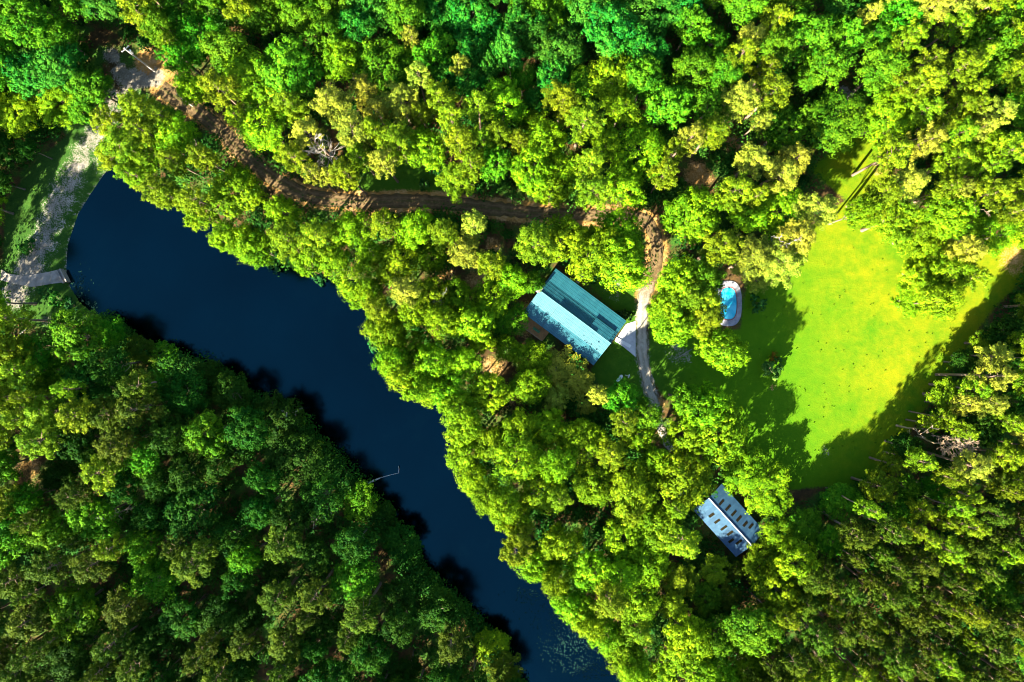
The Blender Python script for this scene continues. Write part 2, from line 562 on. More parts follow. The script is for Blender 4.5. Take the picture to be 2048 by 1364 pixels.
zsand = np.maximum.reduce([zsand, blob(222, 112, 26, 0.9), blob(240, 140, 26, 0.9), blob(262, 160, 30, 1.0), blob(310, 155, 30, 1.0), blob(285, 160, 28, 1.1), blob(60, 540, 50, 0.8), blob(30, 590, 45, 0.8),
                           blob(70, 500, 26, 0.55), blob(1230, 580, 34, 0.42), blob(1360, 705, 45, 0.46), blob(1690, 190, 28, 0.8), blob(1415, 972, 20, 0.7),
                           blob(1650, 905, 20, 0.36), blob(20, 690, 25, 0.5), blob(95, 640, 22, 0.5), 0.62 * smooth(10, 1, np.abs(pond_sd + 3)) * (PX[:, 0] < 260) * (PX[:, 1] < 580),
                           0.7 * smooth(22, 6, drive_d) * (PX[:, 1] < 830)])
zclay_lit = np.maximum.reduce([0.85 * smooth(34, 12, road_d), blob(300, 125, 50, 0.95), blob(330, 160, 40, 0.9), blob(2030, 520, 60, 0.55), blob(1920, 470, 50, 0.5), blob(1900, 545, 40, 0.45), blob(60, 935, 45, 0.55),
                           blob(985, 735, 44, 0.55), blob(890, 545, 36, 0.58), blob(955, 560, 46, 0.58), blob(985, 490, 28, 0.6), blob(1050, 640, 60, 0.7), blob(1395, 350, 50, 0.7), blob(1470, 285, 40, 0.6),  # orange patches in the wood's gaps paint in sunlit ground
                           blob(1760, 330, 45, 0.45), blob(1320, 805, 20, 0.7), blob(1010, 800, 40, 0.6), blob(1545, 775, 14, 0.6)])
zdry_glow = np.clip(smooth(1500, 1800, PX[:, 0] - 0.25 * (PX[:, 1] - 600)) * 1.05 + blob(1810, 690, 130, 0.6) + blob(1700, 500, 110, 0.35), 0, 1.2)  # yellow also paints the sunlit glow of the upper meadow
zone = np.stack([zgrass, zsand, zclay_lit, np.ones(len(P))], 1)
nx, ny = len(gx), len(gy)
I = np.arange(nx * ny).reshape(ny, nx)
F = np.stack([I[:-1, :-1].ravel(), I[:-1, 1:].ravel(), I[1:, 1:].ravel(), I[1:, :-1].ravel()], 1)
ground = ob('ground', mesh_np('ground', np.column_stack([P, Z]), F, M['ground'], {'zone': zone, 'dry': zdry_glow, 'shaded_grass': np.maximum(smooth(420, 300, PX[:, 0]), 0.55 * smooth(1420, 1300, PX[:, 0]))}, True))
tag(ground, 'forest floor of brown litter with a green meadow and lawns', 'ground', kind='structure')

# ------------------------------------------------------------------ pond
WZ = -0.95
cx, cy = np.mean(POND, 0)
wp = []
Pn = np.array(POND, float)
for i in range(len(Pn)):
    t0 = Pn[(i + 1) % len(Pn)] - Pn[i - 1]
    nrm = np.array((t0[1], -t0[0])) / np.linalg.norm(t0)
    q = Pn[i] + nrm * 9
    if poly_sd([q], POND)[0] > 0:
        q = Pn[i] - nrm * 9
    v = at(q[0], q[1], 0)
    wp.append((v.x, v.y, WZ))
me = bpy.data.meshes.new('pond_water')
me.from_pydata(wp, [], [tuple(range(len(wp)))[::-1]])
me.materials.append(M['water'])
me.update()
if me.polygons[0].normal.z < 0:
    me.flip_normals()
tag(ob('pond_water', me), 'long dark blue pond winding between two wooded banks', 'pond', kind='structure')

# ------------------------------------------------------------------ road and drive
def ribbon(name, line, w0, w1, mat, label, cat, lift, na=9):
    L = catmull(line, 7)
    V, A = [], []
    for i, p in enumerate(L):
        d = L[min(i + 1, len(L) - 1)] - L[max(i - 1, 0)]
        n = np.array((-d[1], d[0])) / max(np.linalg.norm(d), 1e-6)
        t = i / (len(L) - 1)
        hw = (w0 + (w1 - w0) * t) * 5
        jl, jr = rng.normal(0, 1.4), rng.normal(0, 1.4)
        for k in range(na):
            s = -1 + 2 * k / (na - 1)
            q = p + n * (s * hw + (jr * max(s, 0) - jl * max(-s, 0)))
            g = at(q[0], q[1], 0)
            rut = -0.05 * math.exp(-((abs(s) - 0.45) / 0.14) ** 2) + 0.05 * math.exp(-(s / 0.2) ** 2)
            V.append((g.x, g.y, lift + rut + (0 if abs(s) < 0.99 else -0.10)))
            A.append(s)
    V = np.array(V)
    V[:, 2] += gz(V[:, :2])
    J = np.arange(len(V)).reshape(-1, na)
    Fq = np.stack([J[:-1, :-1].ravel(), J[:-1, 1:].ravel(), J[1:, 1:].ravel(), J[1:, :-1].ravel()], 1)
    o = ob(name, mesh_np(name, V, Fq, mat, {'across': np.array(A), 'along': np.repeat(np.linspace(0, 1, len(L)), na)}, True))
    return tag(o, label, cat, kind='structure')
ribbon('dirt_road', ROAD, 3.3, 2.4, M['dirt'], 'rutted orange dirt road curving through the trees above the pond', 'road', 0.10)
ribbon('gravel_drive', DRIVE, 2.7, 1.5, M['gravel'], 'pale gravel drive passing the teal-roofed house', 'drive', 0.13)

# ------------------------------------------------------------------ house
UX, VX = Vector((0.802, -0.597, 0)), Vector((-0.597, -0.802, 0))
def house():
    EZ, BZ, RZ = 2.80, 3.22, 4.18
    A = at(1111.5, 537, EZ)
    root = empty('house', (A.x, A.y, 0), math.atan2(UX.y, UX.x))
    tag(root, 'house with a teal metal roof in the clearing beside the gravel drive', 'house')
    # local frame: x along the ridge, y = -v (v runs from the drive side down to the deck side)
    U, V = 17.25, 10.8
    v1, vr, v2 = 2.85, 5.4, 8.1
    wall = MB()
    wx0, wx1, wy0, wy1 = 0.5, U - 0.5, 2.7, 8.2
    def panel(name, vs, fs, mat, parent):
        return MB().add(vs, fs).build(name, mat, parent)
    def gable(x0, x1):
        m = MB()
        prof = [(wy0, 0.02), (wy1, 0.02), (wy1, BZ - 0.18), (vr, RZ - 0.22), (wy0, BZ - 0.18)]
        m.add([(x0, -a, b) for a, b in prof] + [(x1, -a, b) for a, b in prof],
              [(0, 1, 2, 3, 4), (9, 8, 7, 6, 5)] + [(i, (i + 1) % 5 + 0, (i + 1) % 5 + 5, i + 5)[::-1] for i in range(5)])
        return m
    gable(wx0, wx0 + 0.18).build('wall', M['siding'], root)
    gable(wx1 - 0.18, wx1).build('wall', M['siding'], root)
    w_f = MB().box(wx0 + 0.18, wx1 - 0.18, -wy0 - 0.18, -wy0, 0.02, BZ - 0.16).build('wall', M['siding'], root)
    w_b = MB().box(wx0 + 0.18, wx1 - 0.18, -wy1, -wy1 + 0.18, 0.02, BZ - 0.16).build('wall', M['siding'], root)
    for x, side in ((2.2, 1), (5.2, 1), (11.0, 1), (14.6, 1), (2.4, -1), (6.2, -1), (9.6, -1), (15.0, -1)):
        y = (-wy0 + 0.003) if side > 0 else (-wy1 - 0.003)
        s = 0.06 * side
        wo = MB().box(x - 0.6, x + 0.6, min(y, y + s), max(y, y + s), 0.95, 2.25).build('window', M['glass'], root)
        f = MB()
        for a in ((x - 0.72, x - 0.6, 0.85, 2.35), (x + 0.6, x + 0.72, 0.85, 2.35), (x - 0.6, x + 0.6, 0.85, 0.95), (x - 0.6, x + 0.6, 2.25, 2.35), (x - 0.03, x + 0.03, 0.95, 2.25)):
            f.box(a[0], a[1], min(y, y + s * 1.6), max(y, y + s * 1.6), a[2], a[3])
        f.build('frame', M['trim'], wo)
    for x, side in ((8.2, 1), (12.4, -1)):
        y = (-wy0 + 0.003) if side > 0 else (-wy1 - 0.003)
        s = 0.07 * side
        d = MB().box(x - 0.48, x + 0.48, min(y, y + s), max(y, y + s), 0.14, 2.2).build('door', M['door'], root)
        MB().box(x + 0.34, x + 0.40, min(y + s, y + s * 2), max(y + s, y + s * 2), 1.08, 1.16).build('handle', M['steel'], d)
    # porch floors and posts
    for a, b in ((0.35, wy0 - 0.002), (wy1 + 0.002, V - 0.35)):
        MB().box(wx0, wx1, -b, -a, 0.02, 0.14).build('porch_floor', M['walk'], root)
    for x in np.linspace(0.6, U - 0.6, 7):
        for v in (0.5, V - 0.5):
            MB().box(x - 0.07, x + 0.07, -v - 0.07, -v + 0.07, 0.14, 2.72).build('post', M['post'], root)
    roof = empty('roof', (0, 0, 0))
    roof.parent = root
    cache = {}
    def slope(x0, x1, va, za, vb, zb, lift=0.0, wid=0.914):
        """ribbed sheets laid side by side on one slope, from the eave (va, za) up to (vb, zb)"""
        n = max(1, round((x1 - x0) / wid))
        w = (x1 - x0) / n
        key = (round(w, 3), va, za, vb, zb)
        if key not in cache:
            m = MB()
            nv = Vector((0, -(vb - va), zb - za)).normalized()
            up = Vector((1, 0, 0)).cross(nv)
            if up.z < 0:
                up = -up
            L = math.hypot(vb - va, zb - za)
            prof = [(0, 0.0), (0.0, 0.045), (0.05, 0.045), (0.075, 0.0)]
            xs = []
            for k in range(3):
                xs += [(k * w / 3 + a, b) for a, b in ((0.0, 0.085 if k == 0 else 0.035), (0.06, 0.085 if k == 0 else 0.035), (0.10, 0.0), (w / 3 - 0.02, 0.0))]
            xs.append((w - 0.004, 0.0))
            rows = [0.0, L]
            vs, fs = [], []
            for r in rows:
                for a, b in xs:
                    vs.append(Vector((a, -va, za)) + nv * r + up * b)
            n1 = len(xs)
            for r in rows:
                for a, b in xs:
                    vs.append(Vector((a, -va, za)) + nv * r + up * (-0.035))
            for i in range(n1 - 1):
                fs.append((i, i + 1, n1 + i + 1, n1 + i))
                fs.append((2 * n1 + i + 1, 2 * n1 + i, 3 * n1 + i, 3 * n1 + i + 1))
                fs.append((i + 1, i, 2 * n1 + i, 2 * n1 + i + 1))
                fs.append((n1 + i, n1 + i + 1, 3 * n1 + i + 1, 3 * n1 + i))
            fs.append((0, n1, 3 * n1, 2 * n1))
            fs.append((n1 - 1, 3 * n1 - 1, 4 * n1 - 1, 2 * n1 - 1))
            m.add(vs, fs)
            # purlin screw lines
            for q in np.arange(0.35, L, 0.62):
                a0 = Vector((0.07, -va, za)) + nv * (q - 0.02) + up * 0.004
                c = [a0, a0 + Vector((w - 0.09, 0, 0)), a0 + Vector((w - 0.09, 0, 0)) + nv * 0.04, a0 + nv * 0.04]
                m.hexa([p - up * 0.008 for p in c], [p + up * 0.03 for p in c])
            cache[key] = m.mesh('roof_panel', M['tealroof'])
        for i in range(n):
            o = ob('roof_panel', cache[key], roof)
            o.location = (x0 + i * w, 0, lift)
    # drive side: porch, main slope; deck side: main slope, porch
    slope(0, U, 0, EZ, v1, BZ)
    slope(0, U, v1 - 0.04, BZ + 0.03, vr, RZ)
    for x0, x1, lf in ((0, 4.7, 0.0), (13.65, U, 0.0), (4.72, 13.63, 0.24)):
        slope(x0, x1, v2 + 0.04, BZ + 0.03, vr, RZ, lf)
        slope(x0, x1, V, EZ, v2, BZ, lf)
    # cheeks under the raised middle roof
    for x in (4.73, 13.56):
        m = MB()
        a = [(V - 0.05, EZ - 0.02), (v2, BZ - 0.02), (vr, RZ - 0.04)]
        b = [(p, z + 0.21) for p, z in a]
        for i in range(2):
            q = [a[i], a[i + 1], b[i + 1], b[i]]
            m.hexa([(x, -p, z) for p, z in q], [(x + 0.06, -p, z) for p, z in q])
        m.build('cheek', M['tealroof'], roof)
    # shed dormer on the drive side
    slope(12.05, 16.6, 3.05, BZ + 0.45, vr - 0.02, RZ + 0.10)
    d = MB()
    for x in (12.08, 16.52):
        q = [(3.12, BZ + 0.12), (vr - 0.05, RZ - 0.1), (vr - 0.05, RZ + 0.06), (3.12, BZ + 0.40)]
        d.hexa([(x, -p, z) for p, z in q], [(x + 0.06, -p, z) for p, z in q])
    d.box(12.14, 16.5, -3.2, -3.13, BZ + 0.12, BZ + 0.42)
    d.build('dormer_wall', M['siding'], roof)
    MB().tube([(-0.02, -vr, RZ + 0.05), (4.7, -vr, RZ + 0.05)], 0.09, 6).build('ridge_cap', M['tealroof'], roof)
    MB().tube([(4.72, -vr, RZ + 0.29), (13.63, -vr, RZ + 0.29)], 0.09, 6).build('ridge_cap', M['tealroof'], roof)
    MB().tube([(13.65, -vr, RZ + 0.05), (U + 0.02, -vr, RZ + 0.05)], 0.09, 6).build('ridge_cap', M['tealroof'], roof)
    MB().tube([(0, -0.03, EZ - 0.06), (U, -0.03, EZ - 0.06)], 0.06, 6).build('gutter', M['trim'], roof)
    # chimney against the gable
    ch = MB().box(-0.55, 0.3, -vr - 0.45, -vr + 0.55, 0, RZ + 0.9).build('chimney', M['stone'], root)
    MB().box(-0.63, 0.38, -vr - 0.53, -vr + 0.63, RZ + 0.9, RZ + 1.02).build('cap', M['concrete'], ch)
    fl = MB()
    fl.tube([(-0.12, -vr - 0.15, RZ + 1.02), (-0.12, -vr - 0.15, RZ + 1.35)], 0.12, 8)
    fl.build('flue', M['concrete'], ch)
    # deck at the lower corner
    dk = empty('deck', (0, 0, 0))
    dk.parent = root
    b = MB()
    y = -V + 0.30
    x = -1.7
    while x < 6.3:
        b.box(x, x + 0.19, -12.95, -10.72, 0.50, 0.54)
        x += 0.205
    o = b.build('board', M['deck'], dk)
    o['kind'] = 'stuff'
    MB().box(-1.7, 6.4, -12.95, -12.80, 0.28, 0.497).build('joist', M['deck'], dk)
    MB().box(-1.7, 6.4, -10.9, -10.75, 0.28, 0.497).build('joist', M['deck'], dk)
    for x in np.linspace(-1.6, 6.2, 6):
        MB().box(x - 0.05, x + 0.05, -13.05, -12.953, 0.0, 1.5).build('post', M['post'], dk)
    MB().box(-1.7, 6.35, -13.06, -12.94, 1.5, 1.56).build('rail', M['post'], dk)
    MB().box(-1.7, 6.35, -13.02, -12.98, 0.95, 1.0).build('rail', M['post'], dk)
    return root, A
hroot, HA = house()
HR = math.atan2(UX.y, UX.x)
def hloc(u, v, z=0.0):
    p = HA + UX * u + VX * v
    return Vector((p.x, p.y, z))

# bench on the deck, walks, pad and ramp
r = empty('garden_bench', hloc(4.2, 11.9, 0.545), HR)
tag(r, 'green slatted bench standing on the wooden deck of the house', 'bench')
for k in range(3):
    MB().box(-0.8, 0.8, -0.22 + k * 0.15, -0.10 + k * 0.15, 0.42, 0.46).build('seat_slat', M['greenpaint'], r)
for k in range(2):
    MB().box(-0.8, 0.8, 0.26, 0.30, 0.58 + k * 0.18, 0.70 + k * 0.18).build('back_slat', M['greenpaint'], r)
for x in (-0.72, 0.66):
    MB().box(x, x + 0.06, -0.2, -0.14, 0, 0.42).build('leg', M['greenpaint'], r)
    MB().box(x, x + 0.06, 0.30, 0.36, 0, 0.95).build('leg', M['greenpaint'], r)

def slab(name, pts, z0, z1, mat, label, cat, kind='structure'):
    return tag(MB().prism([(p.x, p.y) for p in pts], z0, z1).build(name, mat), label, cat, kind=kind)
pad_px = [(1252, 648), (1271, 642), (1271, 714), (1262, 706), (1247, 694), (1229, 682)]
slab('concrete_apron', [at(*p) for p in pad_px][::-1], -0.02, 0.09, M['apron'], 'pale concrete apron between the house and the gravel drive', 'apron')
r0, r1 = at(1231, 677), at(1261, 693)
d = (r1 - r0).normalized()
n = Vector((-d.y, d.x, 0)) * 0.34
slab('ramp_walk', [r0 + n, r0 - n, r1 - n, r1 + n], 0.092, 0.24, M['trim'], 'narrow white raised walk crossing the concrete apron', 'walk')
w = empty('front_walk', (0, 0, 0))
tag(w, 'short straight walk of pale slabs leading to the front porch', 'walk', kind='structure')
w0, w1 = at(1171, 540), at(1154, 566)
d = (w1 - w0).normalized()
n = Vector((-d.y, d.x, 0)) * 0.38
for k in range(5):
    a, b = w0 + (w1 - w0) * (k / 5 + 0.006), w0 + (w1 - w0) * ((k + 1) / 5 - 0.006)
    MB().prism([(q.x, q.y) for q in (a + n, a - n, b - n, b + n)], -0.02, 0.10).build('slab', M['walk'], w)

# ------------------------------------------------------------------ pool
def pool():
    c = at(1456, 607)
    root = empty('swimming_pool', (c.x, c.y, 0))
    tag(root, 'oval turquoise swimming pool with a red rim and grey paving', 'pool')
    N = 40
    def ring(a, b, z, sh=0.0):
        out = []
        for k in range(N):
            t = 2 * math.pi * k / N
            cx_, sx_ = math.cos(t), math.sin(t)
            e = 0.72
            out.append((a * math.copysign(abs(cx_) ** e, cx_) + sh * (1 - sx_ * sx_) , b * math.copysign(abs(sx_) ** e, sx_), z))
        return out
    def band(name, r0, r1, z0, z1, mat):
        m = MB()
        o, i = ring(*r1, z1), ring(*r0, z1)
        o2, i2 = ring(*r1, z0), ring(*r0, z0)
        m.add(o + i + o2 + i2, [(k, (k + 1) % N, N + (k + 1) % N, N + k) for k in range(N)] + [(2 * N + k, 2 * N + (k + 1) % N, (k + 1) % N, k) for k in range(N)]
              + [(N + k, N + (k + 1) % N, 3 * N + (k + 1) % N, 3 * N + k) for k in range(N)])
        return m
    # paving in separate wedge slabs
    o, i = ring(2.72, 4.55, 0.14), ring(1.84, 3.36, 0.14)
    for k in range(0, N, 2):
        idx = [k, k + 1, (k + 2) % N]
        b = [o[j] for j in idx] + [i[j] for j in idx[::-1]]
        cxm = sum(p[0] for p in b) / 6
        cym = sum(p[1] for p in b) / 6
        MB().prism([(cxm + (p[0] - cxm) * 0.985, cym + (p[1] - cym) * 0.985) for p in b], -0.02, 0.13 + 0.006 * random.random()).build('paving_slab', M['paving'], root)
    band('c', (1.70, 3.20), (1.82, 3.34), -0.3, 0.17, M['brickred']).build('coping', M['brickred'], root)
    MB().add(ring(1.72, 3.22, 0.06), [tuple(range(N))]).build('water', M['poolwater'], root)
    # ladder
    l = empty('ladder', (0, 0, 0))
    l.parent = root
    for s in (-0.22, 0.22):
        MB().tube([(1.95, 0.9 + s, 0.14), (1.95, 0.9 + s, 0.75), (1.62, 0.9 + s, 0.80), (1.5, 0.9 + s, 0.0)], 0.025, 6).build('rail', M['steel'], l)
pool()

# ------------------------------------------------------------------ barn
def barn():
    EZ, RZ = 3.1, 4.15
    e0, e1 = at(1386, 1019.4, EZ), at(1446.5, 971.3, EZ)
    f0 = at(1472, 1114, EZ)
    ax = (f0 - e0).normalized()
    L = (f0 - e0).length
    per = Vector((-ax.y, ax.x, 0))
    W = (e1 - e0).dot(per)
    if W < 0:
        per = -per
        W = -W
    root = empty('barn', (e0.x, e0.y, 0), math.atan2(ax.y, ax.x))
    tag(root, 'old barn with a weathered grey-blue sheet roof among the trees below the meadow', 'barn')
    sg = 1 if per.dot(Vector((-ax.y, ax.x, 0))) > 0 else -1
    def pt(u, w, z):
        return (u, sg * w, z)
    m = W / 2
    for x0, x1 in ((0.35, 0.47), (L - 0.47, L - 0.35)):
        g = MB()
        prof = [(0.4, 0.0), (W - 0.4, 0.0), (W - 0.4, EZ - 0.05), (m, RZ - 0.12), (0.4, EZ - 0.05)]
        g.add([pt(x0, a, b) for a, b in prof] + [pt(x1, a, b) for a, b in prof], [(0, 1, 2, 3, 4), (9, 8, 7, 6, 5)] + [(i, i + 5, (i + 1) % 5 + 5, (i + 1) % 5) for i in range(5)])
        g.build('wall', M['barnboard'], root)
    for w0 in (0.4, W - 0.52):
        g = MB()
        a, b = sorted((sg * w0, sg * (w0 + 0.12)))
        g.box(0.48, L - 0.48, a, b, 0, EZ - 0.02)
        g.build('wall', M['barnboard'], root)
    a, b = sorted((sg * (m - 1.3), sg * (m + 1.3)))
    MB().box(0.29, 0.345, a, b, 0.02, 2.7).build('barn_door', M['door'], root)
    roof = empty('roof', (0, 0, 0))
    roof.parent = root
    n = 14
    w = L / n
    # positions where a darker see-through sheet replaces the steel one
    for side in (0, 1):
        sl = math.hypot(m, RZ - EZ)
        def rp(u, t, up=0.0):
            ww = m * t if side == 0 else W - m * t
            z = EZ + (RZ - EZ) * t
            nz = m / sl
            nw = -(RZ - EZ) / sl if side == 0 else (RZ - EZ) / sl
            return pt(u, ww + nw * up, z + nz * up)
        for i in range(n):
            mm = MB()
            k = 6
            xs = [(i * w + w * j / (2 * k), 0.028 if j % 2 else 0.0) for j in range(2 * k + 1)]
            xs[-1] = (xs[-1][0] - 0.012, xs[-1][1])
            vs = [rp(u, 0, h) for u, h in xs] + [rp(u, 1.0, h) for u, h in xs]
            n1 = len(xs)
            vs += [rp(u, 0, -0.03) for u, h in xs] + [rp(u, 1.0, -0.03) for u, h in xs]
            fs = []
            for j in range(n1 - 1):
                fs += [(j, j + 1, n1 + j + 1, n1 + j), (2 * n1 + j + 1, 2 * n1 + j, 3 * n1 + j, 3 * n1 + j + 1), (j + 1, j, 2 * n1 + j, 2 * n1 + j + 1)]
            mm.add(vs, fs)
            mm.build('roof_sheet', M['barnroof'], roof)
        patches = [(2.9, 0.36), (4.7, 0.36), (6.5, 0.36), (8.0, 0.42), (9.4, 0.22), (10.4, 0.45)] if side == 0 else [(2.4, 0.5), (4.0, 0.42), (5.6, 0.40), (7.1, 0.38), (8.7, 0.35), (9.8, 0.2)]
        for u, t0 in patches:
            q = MB()
            hw_, t1 = 0.22 + 0.05 * random.random(), t0 + 0.31 + 0.07 * random.random()
            u += random.uniform(-0.12, 0.12)
            c = [rp(u - hw_, t0, 0.034), rp(u + hw_, t0, 0.034), rp(u + hw_, t1, 0.034), rp(u - hw_, t1, 0.034)]
            t_ = [rp(u - hw_, t0, 0.06), rp(u + hw_, t0, 0.06), rp(u + hw_, t1, 0.06), rp(u - hw_, t1, 0.06)]
            q.hexa(c, t_).build('skylight_sheet', M['rust'], roof)
    MB().tube([pt(-0.03, m, RZ + 0.03), pt(L + 0.03, m, RZ + 0.03)], 0.13, 6).build('ridge_cap', M['steel'], roof)
barn()

# small things by the barn and the house
def trailer():
    c = at(1357, 984)
    r = empty('utility_trailer', (c.x, c.y, 0), math.radians(35))
    tag(r, 'small blue-grey flat trailer parked in the shade beside the barn', 'trailer')
    MB().box(-1.0, 1.0, -0.5, 0.5, 0.5, 0.58).build('bed', M['bluesteel'], r)
    for s in (-1, 1):
        MB().box(-1.0, 1.0, s * 0.5 - 0.02, s * 0.5 + 0.02, 0.585, 0.85).build('side_board', M['bluesteel'], r)
        MB().tube([(0.0, s * 0.60, 0.30), (0.0, s * 0.72, 0.30)], 0.30, 14).build('wheel', M['rubber'], r)
    MB().tube([(0, -0.6, 0.3), (0, 0.6, 0.3)], 0.04, 6).build('axle', M['steel'], r)
    MB().tube([(-1.0, 0, 0.5), (-1.9, 0, 0.45)], 0.04, 6).build('drawbar', M['steel'], r)
trailer()
def lumber():
    c = at(1384, 992)
    r = empty('lumber_stack', (c.x, c.y, 0), math.radians(40))
    tag(r, 'low stack of orange-brown boards beside the corner of the barn', 'lumber')
    for i in range(3):
        for j in range(3):
            MB().box(-0.95 + 0.04 * j, 0.95 - 0.05 * i, -0.36 + j * 0.25, -0.13 + j * 0.25, i * 0.09, i * 0.09 + 0.08).build('board', M['lumber'], r)
lumber()
def tank():
    c = at(1238, 757)
    r = empty('propane_tank', (c.x, c.y, 0), math.radians(52))
    tag(r, 'white cylindrical gas tank lying on the shaded lawn below the house', 'tank')
    pts, rad = [], []
    for k in range(9):
        t = math.pi * k / 8
        x = -math.cos(t)
        pts.append((x * 0.30 + (0.62 if k > 4 else -0.62 if k < 4 else 0), 0, 0.62))
        rad.append(max(0.02, 0.36 * math.sin(t)) if k != 4 else 0.36)
    pts[3], pts[5] = (-0.5, 0, 0.62), (0.5, 0, 0.62)
    rad[3] = rad[5] = 0.36
    MB().tube(pts, rad, 16).build('tank_shell', M['white'], r, True)
    for x in (-0.45, 0.40):
        MB().box(x, x + 0.08, -0.25, 0.25, 0, 0.32).build('foot', M['steel'], r)
    MB().tube([(0, 0, 0.95), (0, 0, 1.12)], 0.12, 10).build('dome', M['white'], r)
tank()
def dish():
    c = at(1250, 750)
    r = empty('satellite_dish', (c.x, c.y, 0), math.radians(-20))
    tag(r, 'white dish on a thin white post standing in the lawn by the gas tank', 'dish')
    MB().tube([(0, 0, 0), (0, 0, 2.6)], 0.07, 8).build('post', M['white'], r)
    m = MB()
    N = 14
    vs, fs = [], []
    for j in range(4):
        rr = 0.42 * j / 3
        for k in range(N):
            t = 2 * math.pi * k / N
            vs.append((0.2 + rr * rr * 0.5 - rr * math.cos(t) * 0.5, rr * math.sin(t), 2.7 + rr * math.cos(t) * 0.85 + rr * rr * 0.4))
    for j in range(3):
        for k in range(N):
            fs.append((j * N + k, j * N + (k + 1) % N, (j + 1) * N + (k + 1) % N, (j + 1) * N + k))
    m.add(vs, fs)
    m.build('reflector', M['white'], r)
    MB().tube([(0.2, 0, 2.5), (0.62, 0, 2.85)], 0.025, 6).build('feed_arm', M['steel'], r)
dish()
def planter():
    c = at(1470, 1131)
    r = empty('fuel_can', (c.x, c.y, 0))
    tag(r, 'tiny red can on the dark ground behind the barn', 'can')
    MB().prism([(0.22 * math.cos(k * math.pi / 5), 0.22 * math.sin(k * math.pi / 5)) for k in range(10)], 0, 0.5).build('can_body', M['red'], r)
    MB().tube([(0.08, 0, 0.5), (0.08, 0, 0.6)], 0.05, 8).build('lid', M['steel'], r)
planter()

# ------------------------------------------------------------------ spillway slab at the dam
def spill():
    top = [(0, 538), (15, 547), (51, 552), (81, 547), (102, 543), (123, 537)]
    bot = [(135.6, 563.6), (103, 568), (66, 574), (29, 568), (7, 562), (0, 560)]
    c = gat(70, 556)
    r = empty('spillway', (c.x, c.y, 0))
    tag(r, 'pale concrete spillway slab running from the pond edge across the dam', 'spillway')
    sh = lambda p, z: (p.x - c.x, p.y - c.y, z)
    for i in range(5):
        a, b, d_, e = top[i], top[i + 1], bot[4 - i], bot[5 - i]
        q = [at(*p, 0) for p in (a, b, d_, e)]
        zs = [gz1(p.x, p.y) + 0.0 for p in q]
        cxm, cym = sum(p.x for p in q) / 4, sum(p.y for p in q) / 4
        q = [Vector((cxm + (p.x - cxm) * 0.992, cym + (p.y - cym) * 0.992, 0)) for p in q]
        zs = [max(z, -0.35 if i > 2 else z) for z in zs]
        MB().hexa([sh(p, z - 0.9) for p, z in zip(q, zs)], [sh(p, z + 0.16) for p, z in zip(q, zs)]).build('slab', M['spill'], r)
    a, b = at(122, 538), at(134.6, 563)
    d = (b - a).normalized()
    n = Vector((-d.y, d.x, 0))
    for off, h in ((0.0, 0.42), (0.75, 0.30)):
        o = n * off if n.x < 0 else -n * off
        q = [a + o + n * 0.12, a + o - n * 0.12, b + o - n * 0.12, b + o + n * 0.12]
        MB().hexa([sh(p, -1.6 if off == 0 else -0.18) for p in q], [sh(p, h) for p in q]).build('kerb', M['spill'], r)
spill()

# ------------------------------------------------------------------ utility poles
def pole(base, h, name, label, arms):
    c = at(*base)
    r = empty(name, (c.x, c.y, gz1(c.x, c.y)), math.radians(40))
    tag(r, label, 'pole')
    MB().tube([(0, 0, -0.3), (0, 0, h)], [0.20, 0.13], 10).build('shaft', M['polewood'], r)
    if arms:
        a = MB().box(-0.9, 0.9, 0.14, 0.26, h - 0.7, h - 0.56).build('crossarm', M['polewood'], r)
        for x in (-0.8, 0.0, 0.8):
            MB().tube([(x, 0.2, h - 0.56), (x, 0.2, h - 0.36)], 0.06, 8).build('insulator', M['ceramic'], a)
        MB().tube([(0.32, 0, h - 2.4), (0.32, 0, h - 1.4)], 0.22, 12).build('transformer', M['steel'], r)
    return r
pole((310, 143), 10.8, 'utility_pole', 'tall pale utility pole with crossarm by the sandy road junction', True)
pole((386, 212), 6.5, 'wooden_pole', 'short thin grey pole at the shaded start of the dirt road', False)

# ------------------------------------------------------------------ leaves, crowns, trunks
def quads(C, N, s0, s1, asp=0.62, fold=0.0):
    """one diamond leaf for every centre C with the normal N"""
    n = len(C)
    N = N / np.linalg.norm(N, axis=1, keepdims=True)
    r = rng.normal(size=(n, 3))
    t = r - (r * N).sum(1)[:, None] * N
    t /= np.linalg.norm(t, axis=1, keepdims=True)
    b = np.cross(N, t)
    s = rng.uniform(s0, s1, n)[:, None]
    V = np.stack([C + t * s, C + b * s * asp, C - t * s, C - b * s * asp], 1)
    if fold:
        V[:, 1] += N * s * fold
        V[:, 3] += N * s * fold
    return V.reshape(-1, 3)

def leaf_mesh(name, C, N, s0, s1, mat, asp=0.62, tint=None):
    V = quads(C, N, s0, s1, asp, 0.22)
    F = np.arange(len(V)).reshape(-1, 4)
    if tint is None:
        tint = rng.random(len(C))
    return mesh_np(name, V, F, mat, {'tint': np.repeat(tint, 4)})

def sph(n, zmin=-1.0):
    z = rng.uniform(zmin, 1, n)
    a = rng.uniform(0, 2 * math.pi, n)
    r = np.sqrt(1 - z * z)
    return np.stack([r * np.cos(a), r * np.sin(a), z], 1)

